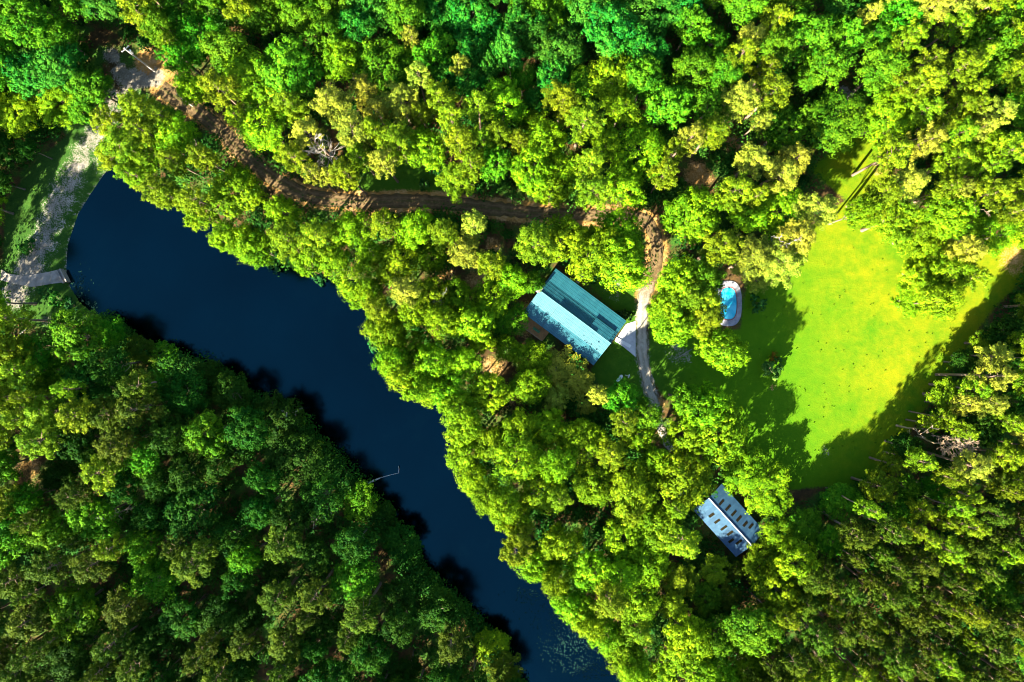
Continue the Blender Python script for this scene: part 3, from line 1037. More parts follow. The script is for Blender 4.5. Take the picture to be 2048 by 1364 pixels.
def broad_crown(name, R, D, zc, nl=24, ns=19, nleaf=21, s0=0.08, s1=0.21, loose=0.0):
    """lobes on an ellipsoid, lumps on every lobe, leaves on every lump"""
    d = sph(nl * 3, -0.45)
    keep = []
    for v in d:
        if all(np.linalg.norm(v - k) > 0.34 for k in keep):
            keep.append(v)
        if len(keep) >= nl:
            break
    keep = np.array(keep)
    C, N, T, cents = [], [], [], []
    sc = np.array([R, R, D / 2])
    for v in keep:
        lr = rng.uniform(0.18, 0.42) * R
        c = v * sc * rng.uniform(0.52, 0.98) + np.array([0, 0, zc])
        cents.append(c)
        lt = rng.uniform(0.2, 0.8)
        sd = sph(ns, -0.35)
        for u in sd:
            o = v * 0.5 + np.array([0, 0, 0.45])
            sr = lr * rng.uniform(0.22, 0.46)
            sc_c = c + u * lr * rng.uniform(0.5, 1.3)
            st = np.clip(lt + rng.normal(0, 0.2), 0, 1)
            L = sph(nleaf, -0.5)
            rad = rng.uniform(0.45, 1.2 + loose, nleaf)[:, None]
            C.append(sc_c + L * sr * rad)
            N.append(L * 1.0 + u * 0.7 + o * 0.35 + rng.normal(0, 0.26, (nleaf, 3)))
            T.append(np.clip(st + rng.normal(0, 0.16, nleaf), 0, 1))
    C, N, T = np.concatenate(C), np.concatenate(N), np.concatenate(T)
    return leaf_mesh(name, C, N, s0, s1, M['leaf'], 0.62, T), cents

def limb(mb, a, b, r0, r1, n=5, bend=0.12, seg=3):
    a, b = Vector(a), Vector(b)
    L = (b - a).length
    pts, rad = [], []
    for i in range(seg + 1):
        t = i / seg
        j = Vector(rng.normal(0, bend * L * 0.25, 3)) if 0 < i < seg else Vector((0, 0, 0))
        pts.append(a.lerp(b, t) + j + Vector((0, 0, -bend * L * t * (1 - t))))
        rad.append(r0 + (r1 - r0) * t)
    mb.tube(pts, rad, n, False)
    return pts

def trunk_mesh(name, h, zc, cents, r0, mat, lean=0.25):
    m = MB()
    pts = [(0, 0, -0.4)]
    top = zc + 1.0
    for i in range(1, 6):
        t = i / 5
        pts.append((rng.normal(0, lean * t * 0.5), rng.normal(0, lean * t * 0.5), top * t))
    m.tube(pts, [r0 * 1.5] + [r0 * (1 - 0.75 * i / 5) for i in range(1, 6)], 8, False)
    for c in cents[:10]:
        k = min(4, max(2, int(5 * (0.55 + 0.3 * rng.random()))))
        limb(m, pts[k], c, r0 * 0.38, 0.03)
    return m.mesh(name, mat, True)

BROAD, PINE = [], []
for i in range(10):
    R, D, h = 3.6, 6.4 + rng.uniform(-0.6, 1.2), 14.0
    zc = h - D / 2
    cr, ce = broad_crown('crown', R, D, zc, nl=25 + int(rng.integers(0, 9)), loose=0.15 if i % 3 == 0 else 0.0)
    BROAD.append((cr, trunk_mesh('trunk', h, zc, ce, 0.24, M['bark']), h, R))

def pine_tree(i):
    h, R = 19.0, 2.5
    base = h * rng.uniform(0.56, 0.66)
    tm = MB()
    pts = [(0, 0, -0.4)] + [(rng.normal(0, 0.08) * k / 3, rng.normal(0, 0.08) * k / 3, h * k / 6) for k in range(1, 6)] + [(0, 0, h - 0.3)]
    tm.tube(pts, [0.26, 0.21, 0.19, 0.16, 0.13, 0.09, 0.03], 8, False)
    C, N, T = [], [], []
    nb = 34
    for b in range(nb):
        t = (b + rng.random()) / nb
        z = base + (h - base) * t
        L = R * (math.sin(math.pi * min(1, 0.28 + 0.72 * t)) ** 0.7) * rng.uniform(0.65, 1.12)
        L = max(L, 0.55)
        a = b * 2.399 + rng.normal(0, 0.3)
        up = 0.15 + 0.45 * t
        tip = np.array([math.cos(a) * L, math.sin(a) * L, z + up * L])
        root = np.array([0, 0, z])
        if b % 2 == 0:
            limb(tm, root, tip, 0.055, 0.015, 4, 0.08, 2)
        nt = max(2, int(round(2.3 * L)))
        bt = rng.uniform(0.15, 0.85)
        for q in range(nt):
            f = 0.45 + 0.58 * (q + 0.5) / nt
            side = np.array([-math.sin(a), math.cos(a), 0]) * rng.normal(0, 0.32 * L * 0.5)
            c = root + (tip - root) * f + side + np.array([0, 0, rng.normal(0.05, 0.12)])
            nleaf = 34
            Ld = sph(nleaf, -0.35)
            C.append(c + Ld * rng.uniform(0.18, 0.46, nleaf)[:, None])
            N.append(Ld + np.array([0, 0, 0.5]) + rng.normal(0, 0.45, (nleaf, 3)))
            T.append(np.clip(bt + rng.normal(0, 0.2, nleaf), 0, 1))
    C, N, T = np.concatenate(C), np.concatenate(N), np.concatenate(T)
    return leaf_mesh('crown', C, N, 0.09, 0.23, M['needle'], 0.42, T), tm.mesh('trunk', M['pinebark'], True), h, R
for i in range(9):
    PINE.append(pine_tree(i))

# ------------------------------------------------------------------ where trees stand
CLS = {  # leaf colours by kind; deep and moss also hold the lower corners' painted dimness
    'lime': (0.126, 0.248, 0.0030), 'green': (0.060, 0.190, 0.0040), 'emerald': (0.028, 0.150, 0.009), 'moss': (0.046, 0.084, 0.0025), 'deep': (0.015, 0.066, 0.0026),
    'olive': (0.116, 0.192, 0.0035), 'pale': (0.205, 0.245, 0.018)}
ANCH = [  # px, py, colours, crown radius in px, spacing factor
    (100, 90, 'emerald green', 42), (30, 230, 'lime green', 40), (160, 200, 'green lime', 40), (60, 330, 'deep emerald', 30), (400, 60, 'olive green green', 36), (530, 80, 'green', 44), (520, 180, 'lime green', 42),
    (620, 60, 'green emerald', 42), (700, 60, 'emerald green', 38), (750, 130, 'green lime', 40), (640, 200, 'green olive pale', 36), (820, 160, 'olive pale green', 30), (880, 60, 'emerald', 32), (1000, 100, 'emerald', 32),
    (1100, 60, 'emerald green', 38), (1150, 150, 'emerald green', 34), (960, 170, 'emerald pale green', 30), (1070, 180, 'emerald pale green', 30), (850, 250, 'olive', 30), (700, 290, 'olive pale', 32), (1000, 250, 'olive lime', 30),
    (1140, 260, 'olive lime pale', 36), (1150, 330, 'lime olive', 32), (1010, 350, 'green lime', 34), (900, 330, 'olive lime', 32), (1220, 180, 'green lime', 38), (1300, 90, 'emerald green', 38), (1270, 250, 'lime green', 42),
    (1300, 360, 'lime', 48), (1400, 60, 'emerald green', 40), (1470, 60, 'green', 40), (1530, 110, 'olive pale green', 34), (1420, 150, 'green', 42), (1390, 230, 'olive green pale', 34), (1540, 230, 'olive pale', 36), (1420, 310, 'olive', 36),
    (1620, 60, 'green emerald', 40), (1720, 60, 'green lime', 42), (1750, 130, 'green lime', 44), (1830, 70, 'olive green pale', 34), (1860, 180, 'olive pale lime', 36), (1670, 240, 'green', 48), (1770, 230, 'lime green', 44),
    (1920, 180, 'olive pale', 34), (1850, 270, 'olive pale', 34), (1980, 90, 'green pale', 40), (1990, 280, 'olive green', 34), (1930, 340, 'lime olive', 36), (1820, 400, 'lime', 40), (1900, 450, 'lime pale', 36), (1860, 590, 'lime', 36),
    (2000, 420, 'lime olive', 36), (1560, 480, 'pale olive', 38), (1540, 390, 'lime green', 40), (1440, 420, 'olive lime', 36), (1380, 600, 'olive lime', 38), (1350, 470, 'lime', 38), (1220, 500, 'lime', 40), (1050, 480, 'lime olive', 34),
    (900, 460, 'olive lime pale', 32), (720, 440, 'olive lime', 32), (600, 460, 'lime', 36), (480, 400, 'lime', 36), (380, 330, 'lime olive', 36), (260, 240, 'olive', 34), (600, 520, 'lime olive', 36), (780, 500, 'lime pale', 36),
    (850, 560, 'lime pale olive', 34), (930, 620, 'lime', 36), (850, 680, 'lime', 36), (1030, 660, 'lime green', 30), (1060, 800, 'lime', 38), (1120, 750, 'pale olive', 34), (980, 860, 'lime', 40), (1180, 880, 'lime', 38), (1300, 930, 'olive lime', 34),
    (1420, 850, 'lime', 44), (1500, 950, 'lime', 44), (1250, 1000, 'lime', 40), (1080, 960, 'lime', 42), (1130, 1080, 'olive lime', 36), (1300, 1060, 'olive lime', 32), (1150, 1170, 'lime', 38), (1280, 1230, 'lime olive', 38), (1350, 1160, 'olive moss', 32),
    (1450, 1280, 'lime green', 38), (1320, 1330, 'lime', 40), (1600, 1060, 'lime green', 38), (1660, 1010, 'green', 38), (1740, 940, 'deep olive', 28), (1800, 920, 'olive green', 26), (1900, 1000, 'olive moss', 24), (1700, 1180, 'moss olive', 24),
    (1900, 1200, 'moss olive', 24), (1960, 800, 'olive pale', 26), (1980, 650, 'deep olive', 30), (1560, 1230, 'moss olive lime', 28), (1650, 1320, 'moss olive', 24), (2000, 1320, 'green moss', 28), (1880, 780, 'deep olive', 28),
    (180, 680, 'green deep', 40), (90, 790, 'olive green moss', 30), (240, 830, 'green moss', 32), (400, 820, 'deep green', 38), (550, 870, 'deep', 36), (40, 900, 'olive green', 36), (130, 860, 'olive deep', 34), (300, 920, 'green deep', 40), (450, 950, 'deep green', 40), (620, 960, 'deep', 40),  # lower left woods take the darkened leaf colours
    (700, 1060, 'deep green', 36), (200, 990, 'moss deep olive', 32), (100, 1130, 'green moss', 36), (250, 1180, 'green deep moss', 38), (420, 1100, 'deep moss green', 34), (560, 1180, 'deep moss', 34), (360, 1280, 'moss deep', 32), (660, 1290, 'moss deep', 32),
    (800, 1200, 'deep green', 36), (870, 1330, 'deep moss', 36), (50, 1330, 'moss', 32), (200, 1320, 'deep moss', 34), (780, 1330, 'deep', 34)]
AX = np.array([(a[0], a[1]) for a in ANCH], float)
HAND = [  # crowns that shape the picture: px, py, radius, colour
    (1356, 572, 40, 'lime'), (1402, 556, 36, 'green'), (1352, 640, 42, 'lime'), (1408, 634, 38, 'olive'), (1385, 590, 36, 'olive'), (1330, 610, 30, 'lime'), (1424, 600, 24, 'olive'),
    (1444, 694, 36, 'lime'), (1060, 492, 40, 'olive'), (1124, 478, 40, 'lime'), (1184, 500, 44, 'lime'), (1244, 526, 44, 'lime'), (1236, 470, 40, 'lime'), (1268, 560, 22, 'lime'), (1062, 562, 20, 'green'), (1026, 556, 28, 'lime'),
    (1110, 742, 40, 'pale'), (1156, 760, 36, 'pale'), (1062, 716, 34, 'lime'), (1018, 640, 30, 'green'), (1292, 828, 26, 'green'), (1400, 822, 40, 'lime'), (1440, 866, 46, 'lime'), (1370, 800, 26, 'green'), (1375, 870, 36, 'lime'),
    (1532, 976, 44, 'lime'), (1482, 940, 38, 'lime'), (1560, 520, 40, 'pale'), (1504, 520, 40, 'pale'), (1590, 478, 34, 'pale'), (1520, 556, 24, 'pale'), (1240, 792, 30, 'green'),
    (1670, 240, 50, 'green'), (505, 165, 46, 'lime'), (1850, 540, 40, 'lime'), (1872, 606, 34, 'lime'), (1820, 600, 28, 'lime'), (1905, 545, 30, 'lime'), (1790, 440, 40, 'lime'), (1720, 425, 30, 'lime'),
    (150, 672, 46, 'green'), (215, 236, 28, 'olive'), (240, 290, 34, 'olive'), (272, 210, 30, 'olive'), (390, 178, 26, 'lime'),
    (8, 640, 32, 'olive'), (-22, 600, 34, 'lime'), (26, 700, 28, 'olive'), (-16, 690, 32, 'olive')]
def smalldist(P, kind):
    pass
ROADPX = catmull(ROAD, 12)
CLEAR = [
    [(225, 335), (262, 362), (295, 382), (335, 412), (390, 448), (440, 474), (500, 515), (560, 548), (640, 566), (712, 578), (730, 606), (752, 650), (768, 700), (772, 742), (824, 788), (862, 804), (886, 806), (903, 830),
     (906, 870), (916, 920), (928, 960), (942, 1006), (1000, 1034), (1012, 1080), (1018, 1140), (1080, 1172), (1104, 1204), (1146, 1246), (1194, 1294), (1244, 1360), (1270, 1420), (1120, 1440), (1068, 1364), (1030, 1300), (990, 1240), (940, 1196),
     (866, 1130), (838, 1066), (768, 990), (705, 920), (648, 862), (616, 824), (510, 766), (405, 706), (292, 676), (240, 640), (186, 622), (140, 590), (128, 540), (150, 430), (200, 350)],
    [(225, 330), (175, 390), (135, 480), (125, 540), (140, 600), (180, 622), (110, 632), (60, 612), (0, 596), (-60, 590), (-60, 520), (-60, 500), (-10, 440), (18, 385), (58, 318), (105, 285), (170, 255), (215, 215), (240, 235), (215, 265), (195, 290), (205, 312)],
    [(200, 90), (240, 90), (290, 110), (340, 140), (352, 178), (335, 190), (300, 185), (250, 180), (235, 235), (215, 215), (235, 170), (225, 140)],
    [(738, 350), (830, 325), (872, 362), (895, 392), (760, 395), (715, 382)],
    [(1050, 535), (1108, 520), (1160, 540), (1200, 545), (1232, 560), (1262, 582), (1278, 590), (1300, 560), (1302, 700), (1322, 760), (1318, 800), (1300, 795), (1290, 775), (1250, 790), (1215, 775), (1190, 740), (1160, 724), (1092, 686), (1024, 640), (1035, 600)],
    [(1300, 700), (1310, 682), (1400, 700), (1430, 730), (1480, 700), (1490, 640), (1492, 596), (1530, 584), (1594, 530), (1630, 470), (1650, 452), (1720, 456), (1780, 486), (1806, 560), (1790, 640), (1850, 660), (1900, 656), (1940, 600), (1985, 545), (2060, 478), (2060, 560), (1985, 625),
     (1900, 716), (1870, 750), (1800, 856), (1694, 965), (1594, 972), (1560, 930), (1500, 892), (1490, 850), (1450, 800), (1400, 775), (1330, 790)],
    [(1446, 565), (1460, 560), (1486, 590), (1482, 640), (1462, 662), (1448, 656)],
    [(1386, 1019), (1400, 990), (1440, 965), (1452, 985), (1480, 1012), (1512, 1036), (1534, 1066), (1482, 1128), (1440, 1110), (1400, 1075)],
    [(1640, 300), (1700, 275), (1758, 292), (1768, 340), (1700, 380), (1650, 396), (1624, 366)]]
HOLES = [(252, 92, 24), (282, 118, 24), (1690, 190, 30), (1395, 350, 34), (1480, 285, 24), (990, 488, 14), (985, 735, 16), (890, 548, 14), (955, 566, 18), (190, 70, 34), (60, 936, 34), (645, 305, 28), (1890, 890, 30), (1120, 1030, 20), (1500, 1180, 22), (1190, 1050, 26), (1560, 1290, 26),
         (1340, 905, 12), (1210, 830, 14), (480, 1000, 16), (1690, 1130, 18), (790, 1140, 26), (330, 1060, 18), (1860, 330, 14), (1480, 1060, 10)]
def clear_sd(P):
    P = np.atleast_2d(np.asarray(P, float))
    s = np.full(len(P), -1e9)
    for q in CLEAR:
        s = np.maximum(s, poly_sd(P, q))
    vis = ROADPX[ROADPX[:, 0] > 330]
    s = np.maximum(s, np.where(P[:, 0] < 760, 25, np.where(P[:, 0] > 1000, 20, 17)) - line_d(P, vis[vis[:, 1] < 560]))
    s = np.maximum(s, 8 - line_d(P, [(1308, 800), (1316, 836), (1324, 866), (1334, 886)]))
    for x, y, r in HOLES:
        s = np.maximum(s, r - np.hypot(P[:, 0] - x, P[:, 1] - y))
    return s
KEEPOUT = [HOUSE, [(1380, 1010), (1448, 962), (1532, 1070), (1474, 1122)], [(1425, 555), (1486, 555), (1486, 662), (1425, 662)], pad_px]
def base_ok(x, y):
    p = [to_px(x, y)]
    if poly_sd(p, POND)[0] > -8:
        return False
    for q in KEEPOUT:
        if poly_sd(p, q)[0] > -6:
            return False
    if line_d(p, ROADPX)[0] < 15 or line_d(p, DRIVE)[0] < 13:
        return False
    if line_d(p, [(1960, 590), (2060, 505)])[0] < 48:
        return False
    if poly_sd(p, CLEAR[5])[0] > 4:
        return False
    if poly_sd(p, [(0, 530), (125, 530), (140, 570), (0, 580)])[0] > 0:
        return False
    return True

trees = []   # (px, py, rpx, cls, x, y, gz, height, R)
def try_tree(px, py, r, cls, strict=True):
    pine = cls in ('olive', 'pale', 'moss')
    hh = rng.uniform(15.5, 21) if pine else rng.uniform(11.5, 16.5)
    if r < 25 and not pine:
        hh *= 0.7
    # trees on the sunny side of the roofs, the meadow and the pool stay low enough to let the sun in
    b = at(px, py, hh * 0.7)
    for cxp, cyp, hw, reach, z0, lo, hi in ((1116, 690, 11, 30, 4.0, 0.80, 1.12), (1420, 1085, 8, 24, 4.2, 0.85, 1.15)):
        hc = at(cxp, cyp, 0)
        dv = -(b.x - hc.x) * math.cos(SH) - (b.y - hc.y) * math.sin(SH)
        du = (b.x - hc.x) * math.sin(SH) - (b.y - hc.y) * math.cos(SH)
        if -2 < dv < reach and abs(du) < hw:
            hh = min(hh, max(5.0, (z0 + max(dv, 0) * 0.55) * rng.uniform(lo, hi)))
    if 1325 < px < 1470 and 540 < py < 720:
        hh = rng.uniform(15.5, 18.5)
    if 1340 < px < 1466 and 780 < py < 960:
        hh = rng.uniform(14.5, 17.5)
    if 1466 < px < 1720 and 800 < py < 1120:
        hh = min(hh, rng.uniform(6.5, 10.5))
    if px < 150 and 180 < py < 520:
        hh = min(hh, 8.5)
    for _ in range(7):
        zc = hh * (0.82 if pine else 0.76)
        g = 0.0
        for _k in range(2):
            p = at(px, py, zc + g)
            g = gz1(p.x, p.y)
        if base_ok(p.x, p.y):
            trees.append((px, py, r, cls, p.x, p.y, g, hh, r * (H - zc - g) / H / 10))
            return True
        hh *= 0.84
        if hh < 4.0:
            return False
    return False

for x, y, r, c in HAND:
    try_tree(x, y, r, c)
# crowns that overhang the water along the sunny bank
bank_line = catmull([(232, 318), (262, 346), (300, 368), (350, 404), (400, 436), (450, 458), (505, 496), (560, 528), (640, 548), (705, 556), (738, 590), (766, 640), (784, 690), (792, 730), (836, 768), (880, 776), (926, 820), (930, 870),
                     (936, 920), (950, 960), (966, 996), (1020, 1016), (1036, 1060), (1040, 1120), (1100, 1150), (1126, 1186), (1170, 1228), (1220, 1276), (1262, 1330), (1290, 1370)], 3)
last = None
for p in bank_line:
    if last is None or np.hypot(*(p - last)) > 33:
        last = p
        k = int(np.argmin(np.hypot(AX[:, 0] - p[0], AX[:, 1] - p[1])))
        cs = ANCH[k][2].split()
        try_tree(p[0] + rng.normal(0, 3), p[1] + rng.normal(0, 3), rng.uniform(23, 33), cs[0] if rng.random() < 0.7 else cs[-1])
hand_n = len(trees)
cand = np.stack([rng.uniform(-34, 2082, 26000), rng.uniform(-34, 1398, 26000)], 1)
csd = clear_sd(cand)
ACC = np.zeros((1200, 3))
ACC[:len(trees)] = [(t[0], t[1], t[2]) for t in trees]
npine = nbroad = 0
for phase, (rs, dsp) in enumerate(((1.0, 0.80), (0.74, 0.80))):
    for p, s in zip(cand, csd):
        if -s < 14:
            continue
        d = np.hypot(AX[:, 0] - p[0], AX[:, 1] - p[1])
        k = np.argsort(d)[:2]
        j = k[0] if rng.random() < d[k[1]] / (d[k[0]] + d[k[1]] + 1e-6) else k[1]
        cs = ANCH[j][2].split()
        cls = cs[min(int(rng.random() ** 1.5 * len(cs)), len(cs) - 1)]
        r = ANCH[j][3] * rng.uniform(0.70, 1.28) * rs
        if cls in ('olive', 'pale', 'moss'):
            r = min(r, 34)
        if -s < 0.80 * r:
            continue
        m_ = len(trees)
        sp_ = dsp * (1.17 if (p[0] < 980 and p[1] > 900) else 1.12 if (p[0] > 1560 and p[1] > 860) else 1.0)
        if (np.hypot(ACC[:m_, 0] - p[0], ACC[:m_, 1] - p[1]) < sp_ * (ACC[:m_, 2] + r)).any():
            continue
        pine = cls in ('olive', 'pale', 'moss')
        if (npine if pine else nbroad) >= 296 - (0 if pine else 40):
            continue
        if try_tree(p[0], p[1], r, cls):
            ACC[len(trees) - 1] = (p[0], p[1], r)
            if pine:
                npine += 1
            else:
                nbroad += 1
print('TREES', len(trees), 'pines', npine, 'broad', nbroad, 'hand', hand_n)

# ------------------------------------------------------------------ labels that say which tree
LAND = [('the tall utility pole', 280, 118), ('the grassy dam face', 110, 340), ('the concrete spillway slab', 60, 556), ('the white roadside snag', 645, 305), ('the first road bend', 470, 290), ('the roadside clearing', 810, 365),
        ('the end of the dirt road', 1290, 440), ('the front porch of the house', 1190, 545), ('the deck of the house', 1060, 660), ('the oval swimming pool', 1460, 605), ('the lone meadow shrub', 1538, 738),
        ('the lower meadow tip', 1640, 965), ('the grassy nook above the meadow', 1690, 330), ('the sunny meadow top', 1720, 470), ('the grass lane past the meadow', 1990, 560), ('the wide tan bare tree', 1885, 890),
        ('the grey-roofed barn', 1450, 1045), ('the white gas tank', 1238, 760), ('the narrow pond end', 1150, 1270), ('the log in the pond', 760, 955), ('the pale bare bank', 900, 815), ('the pair of snags', 640, 1035),
        ('the small waterside snag', 575, 825), ('the rusty grass patch', 60, 936), ('the small white snag', 225, 1030), ('the rubble patch', 1690, 190), ('the brown gap above the road', 1395, 350),
        ('the upper left corner', 0, 0), ('the upper right corner', 2048, 0), ('the lower left corner', 0, 1364), ('the lower right corner', 2048, 1364), ('the middle of the top edge', 1024, 0),
        ('the middle of the bottom edge', 1024, 1364), ('the middle of the right edge', 2048, 682), ('the middle of the left edge', 0, 760), ('the exact middle of the photo', 1024, 682), ('the wide pond bend', 700, 560),
        ('the upper pond tip', 240, 320), ('the dark gap below the barn', 1500, 1180), ('the bottom edge under the barn', 1600, 1364), ('the bottom edge under the far bank', 420, 1364), ('the top edge above the pole', 480, 0), ('the top edge above the pool', 1500, 0),
        ('the right edge below the meadow', 2048, 1020)]
ORD = ['first', 'second', 'third', 'fourth', 'fifth', 'sixth', 'seventh', 'eighth', 'ninth', 'tenth', 'eleventh', 'twelfth', 'thirteenth', 'fourteenth', 'fifteenth', 'sixteenth', 'seventeenth', 'eighteenth', 'nineteenth', 'twentieth']
ORD += ['twenty-' + o for o in ORD[:9]] + ['thirtieth'] + ['thirty-' + o for o in ORD[:9]]
CW = {'lime': 'lime green', 'green': 'fresh green', 'deep': 'dark green', 'emerald': 'emerald green', 'olive': 'olive yellow', 'pale': 'pale straw-coloured', 'moss': 'dark moss green'}
LP = np.array([(l[1], l[2]) for l in LAND], float)
buckets = {}
for i, t in enumerate(trees):
    d = np.hypot(LP[:, 0] - t[0], LP[:, 1] - t[1])
    k = int(np.argmin(d))
    buckets.setdefault((k, t[3]), []).append((d[k], i))
labels = {}
for (k, c), lst in buckets.items():
    lst.sort()
    for n_, (_, i) in enumerate(lst):
        kind = 'pine' if c in ('olive', 'pale', 'moss') else 'broadleaf tree'
        labels[i] = f"{CW[c]} {kind}, {ORD[n_]} such out from {LAND[k][0]}"

for i, t in enumerate(trees):
    px, py, r, cls, x, y, g, hh, R = t
    pine = cls in ('olive', 'pale', 'moss')
    src = PINE if pine else BROAD
    cr, tr, h0, R0 = src[int(rng.integers(len(src)))]
    root = bpy.data.objects.new('pine_tree' if pine else 'broadleaf_tree', None)
    COL.objects.link(root)
    root.location = (x, y, g)
    root.rotation_euler = (rng.normal(0, 0.025), rng.normal(0, 0.025), rng.uniform(0, 6.283))
    sxy = R / R0 * 1.12
    root.scale = (sxy * rng.uniform(0.92, 1.08), sxy * rng.uniform(0.92, 1.08), hh / h0)
    root.empty_display_size = 0.3
    tag(root, labels[i], 'pine' if pine else 'tree', 'pines of the wood' if pine else 'broadleaf trees of the wood')
    a = bpy.data.objects.new('crown', cr)
    b = bpy.data.objects.new('trunk', tr)
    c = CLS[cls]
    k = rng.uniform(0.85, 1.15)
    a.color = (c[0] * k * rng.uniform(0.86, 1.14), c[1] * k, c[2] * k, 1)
    for o in (a, b):
        o.parent = root
        COL.objects.link(o)

# ------------------------------------------------------------------ bare trees
def bare(name, px, py, h, spread, mat, label, zc=0.72, depth=4, first=9, lowfrac=0.35):
    z = h * zc
    p = at(px, py, z)
    root = empty(name, (p.x, p.y, gz1(p.x, p.y)), rng.uniform(0, 6))
    tag(root, label, 'bare tree')
    tm, bm_ = MB(), MB()
    pts = [Vector((rng.normal(0, 0.1) * k, rng.normal(0, 0.1) * k, h * k / 6)) for k in range(7)]
    pts[0] = Vector((0, 0, -0.3))
    tm.tube(pts, [0.24, 0.2, 0.17, 0.13, 0.10, 0.06, 0.02], 7, False)
    def grow(a, d, L, r, n):
        b = a + d * L
        mid = a.lerp(b, 0.5) + Vector(rng.normal(0, 0.07 * L, 3))
        bm_.tube([a, mid, b], [r, r * 0.85, r * 0.65], 4, False)
        if n <= 0:
            return
        for q in range(3 if n > 1 else 2):
            f = rng.uniform(0.35, 1.0)
            e = (d + Vector(rng.normal(0, 0.5, 3)) + Vector((0, 0, 0.12))).normalized()
            grow(a.lerp(b, f), e, L * rng.uniform(0.45, 0.72), r * 0.68, n - 1)
    for k in range(first):
        t = lowfrac + (1 - lowfrac) * (k + rng.random()) / first
        i0 = min(5, int(t * 6))
        a = pts[i0].lerp(pts[i0 + 1], t * 6 - i0) if i0 < 6 else pts[6]
        w = k * 2.4 + rng.normal(0, 0.3)
        d = Vector((math.cos(w), math.sin(w), 0.55 + 0.5 * t)).normalized()
        grow(a, d, spread * rng.uniform(0.45, 0.7) * (1.15 - 0.6 * t), 0.075, depth - 1)
    tm.build('trunk', mat, root, True)
    bm_.build('crown', mat, root)
bare('dead_tree', 645, 305, 15, 6.6, M['greywood'], 'large white bare snag among the green crowns above the dirt road', first=14, depth=4)
bare('dead_tree', 1895, 888, 14, 4.6, M['tanwood'], 'wide tan bare tree at the pine edge beyond the meadow', first=22, depth=5, lowfrac=0.55)
bare('dead_tree', 1845, 862, 12, 2.2, M['tanwood'], 'thin tan bare tree beside the wide tan bare one', first=7)
bare('dead_tree', 575, 826, 11, 1.5, M['greywood'], 'small pale snag standing by the water on the far bank', first=6, depth=3)
bare('dead_tree', 655, 1030, 13, 2.6, M['greywood'], 'pale snag of the far bank, nearer to the pond of the pair', first=7)
bare('dead_tree', 622, 1042, 12, 2.4, M['greywood'], 'pale snag of the far bank, farther from the pond of the pair', first=7)
bare('dead_tree', 225, 1034, 13, 2.4, M['greywood'], 'small white bare snag deep in the far bank woods', first=7)
bare('dead_tree', 892, 604, 13, 3.4, M['greywood'], 'loose pale bare branches among crowns between house and pond', first=8)
bare('dead_tree', 1556, 486, 17, 3.4, M['greywood'], 'bare pale branches poking from the straw crowns above the pool', first=7)
bare('dead_tree', 1940, 428, 15, 3.2, M['tanwood'], 'straw-coloured bare tree in the bright crowns beyond the meadow', first=8)
bare('dead_tree', 1265, 1192, 11, 2.6, M['greywood'], 'small grey snag in the dark gap below the barn road', first=6)

# ------------------------------------------------------------------ fallen log in the pond, logs on the ground
def log(pts, rad, name, label, mat, forks=()):
    V_ = [at(a, b, z) for a, b, z in pts]
    root = empty(name, V_[0])
    tag(root, label, 'log')
    MB().tube([v - V_[0] for v in V_], rad, 8).build('log_trunk', mat, root, True)
    for f in forks:
        q = [at(a, b, z) - V_[0] for a, b, z in f]
        MB().tube(q, [0.11, 0.085, 0.05][:len(q)], 5).build('branch', mat, root, True)
log([(706, 980, -0.6), (720, 973, -0.7), (740, 964, -0.8), (760, 956, -0.9)], [0.34, 0.28, 0.22, 0.14], 'fallen_log', 'pale fallen log reaching into the pond from the far bank', M['polewood'],
    [[(756, 957, -0.85), (780, 950, -0.88), (797, 946, -0.86)], [(797, 946, -0.86), (798, 938, -0.6), (797, 932, -0.4)], [(716, 975, -0.7), (707, 968, -0.2), (704, 962, 0.1)], [(738, 965, -0.8), (728, 961, -0.75), (724, 962, -0.7)]])
log([(1864, 514, 0.2), (1884, 511, 0.2), (1902, 509, 0.2)], [0.16, 0.15, 0.12], 'felled_log', 'pale felled log lying in the grass beyond the meadow', M['greywood'])
log([(1358, 714, 0.12), (1370, 706, 0.12), (1384, 698, 0.12)], [0.10, 0.09, 0.06], 'felled_log', 'thin pale log on the shaded grass by the gravel drive', M['greywood'])
log([(40, 668, 0.15), (50, 660, 0.15), (58, 655, 0.15)], [0.14, 0.12, 0.09], 'felled_log', 'pale log on the dark ground below the spillway slab', M['greywood'])

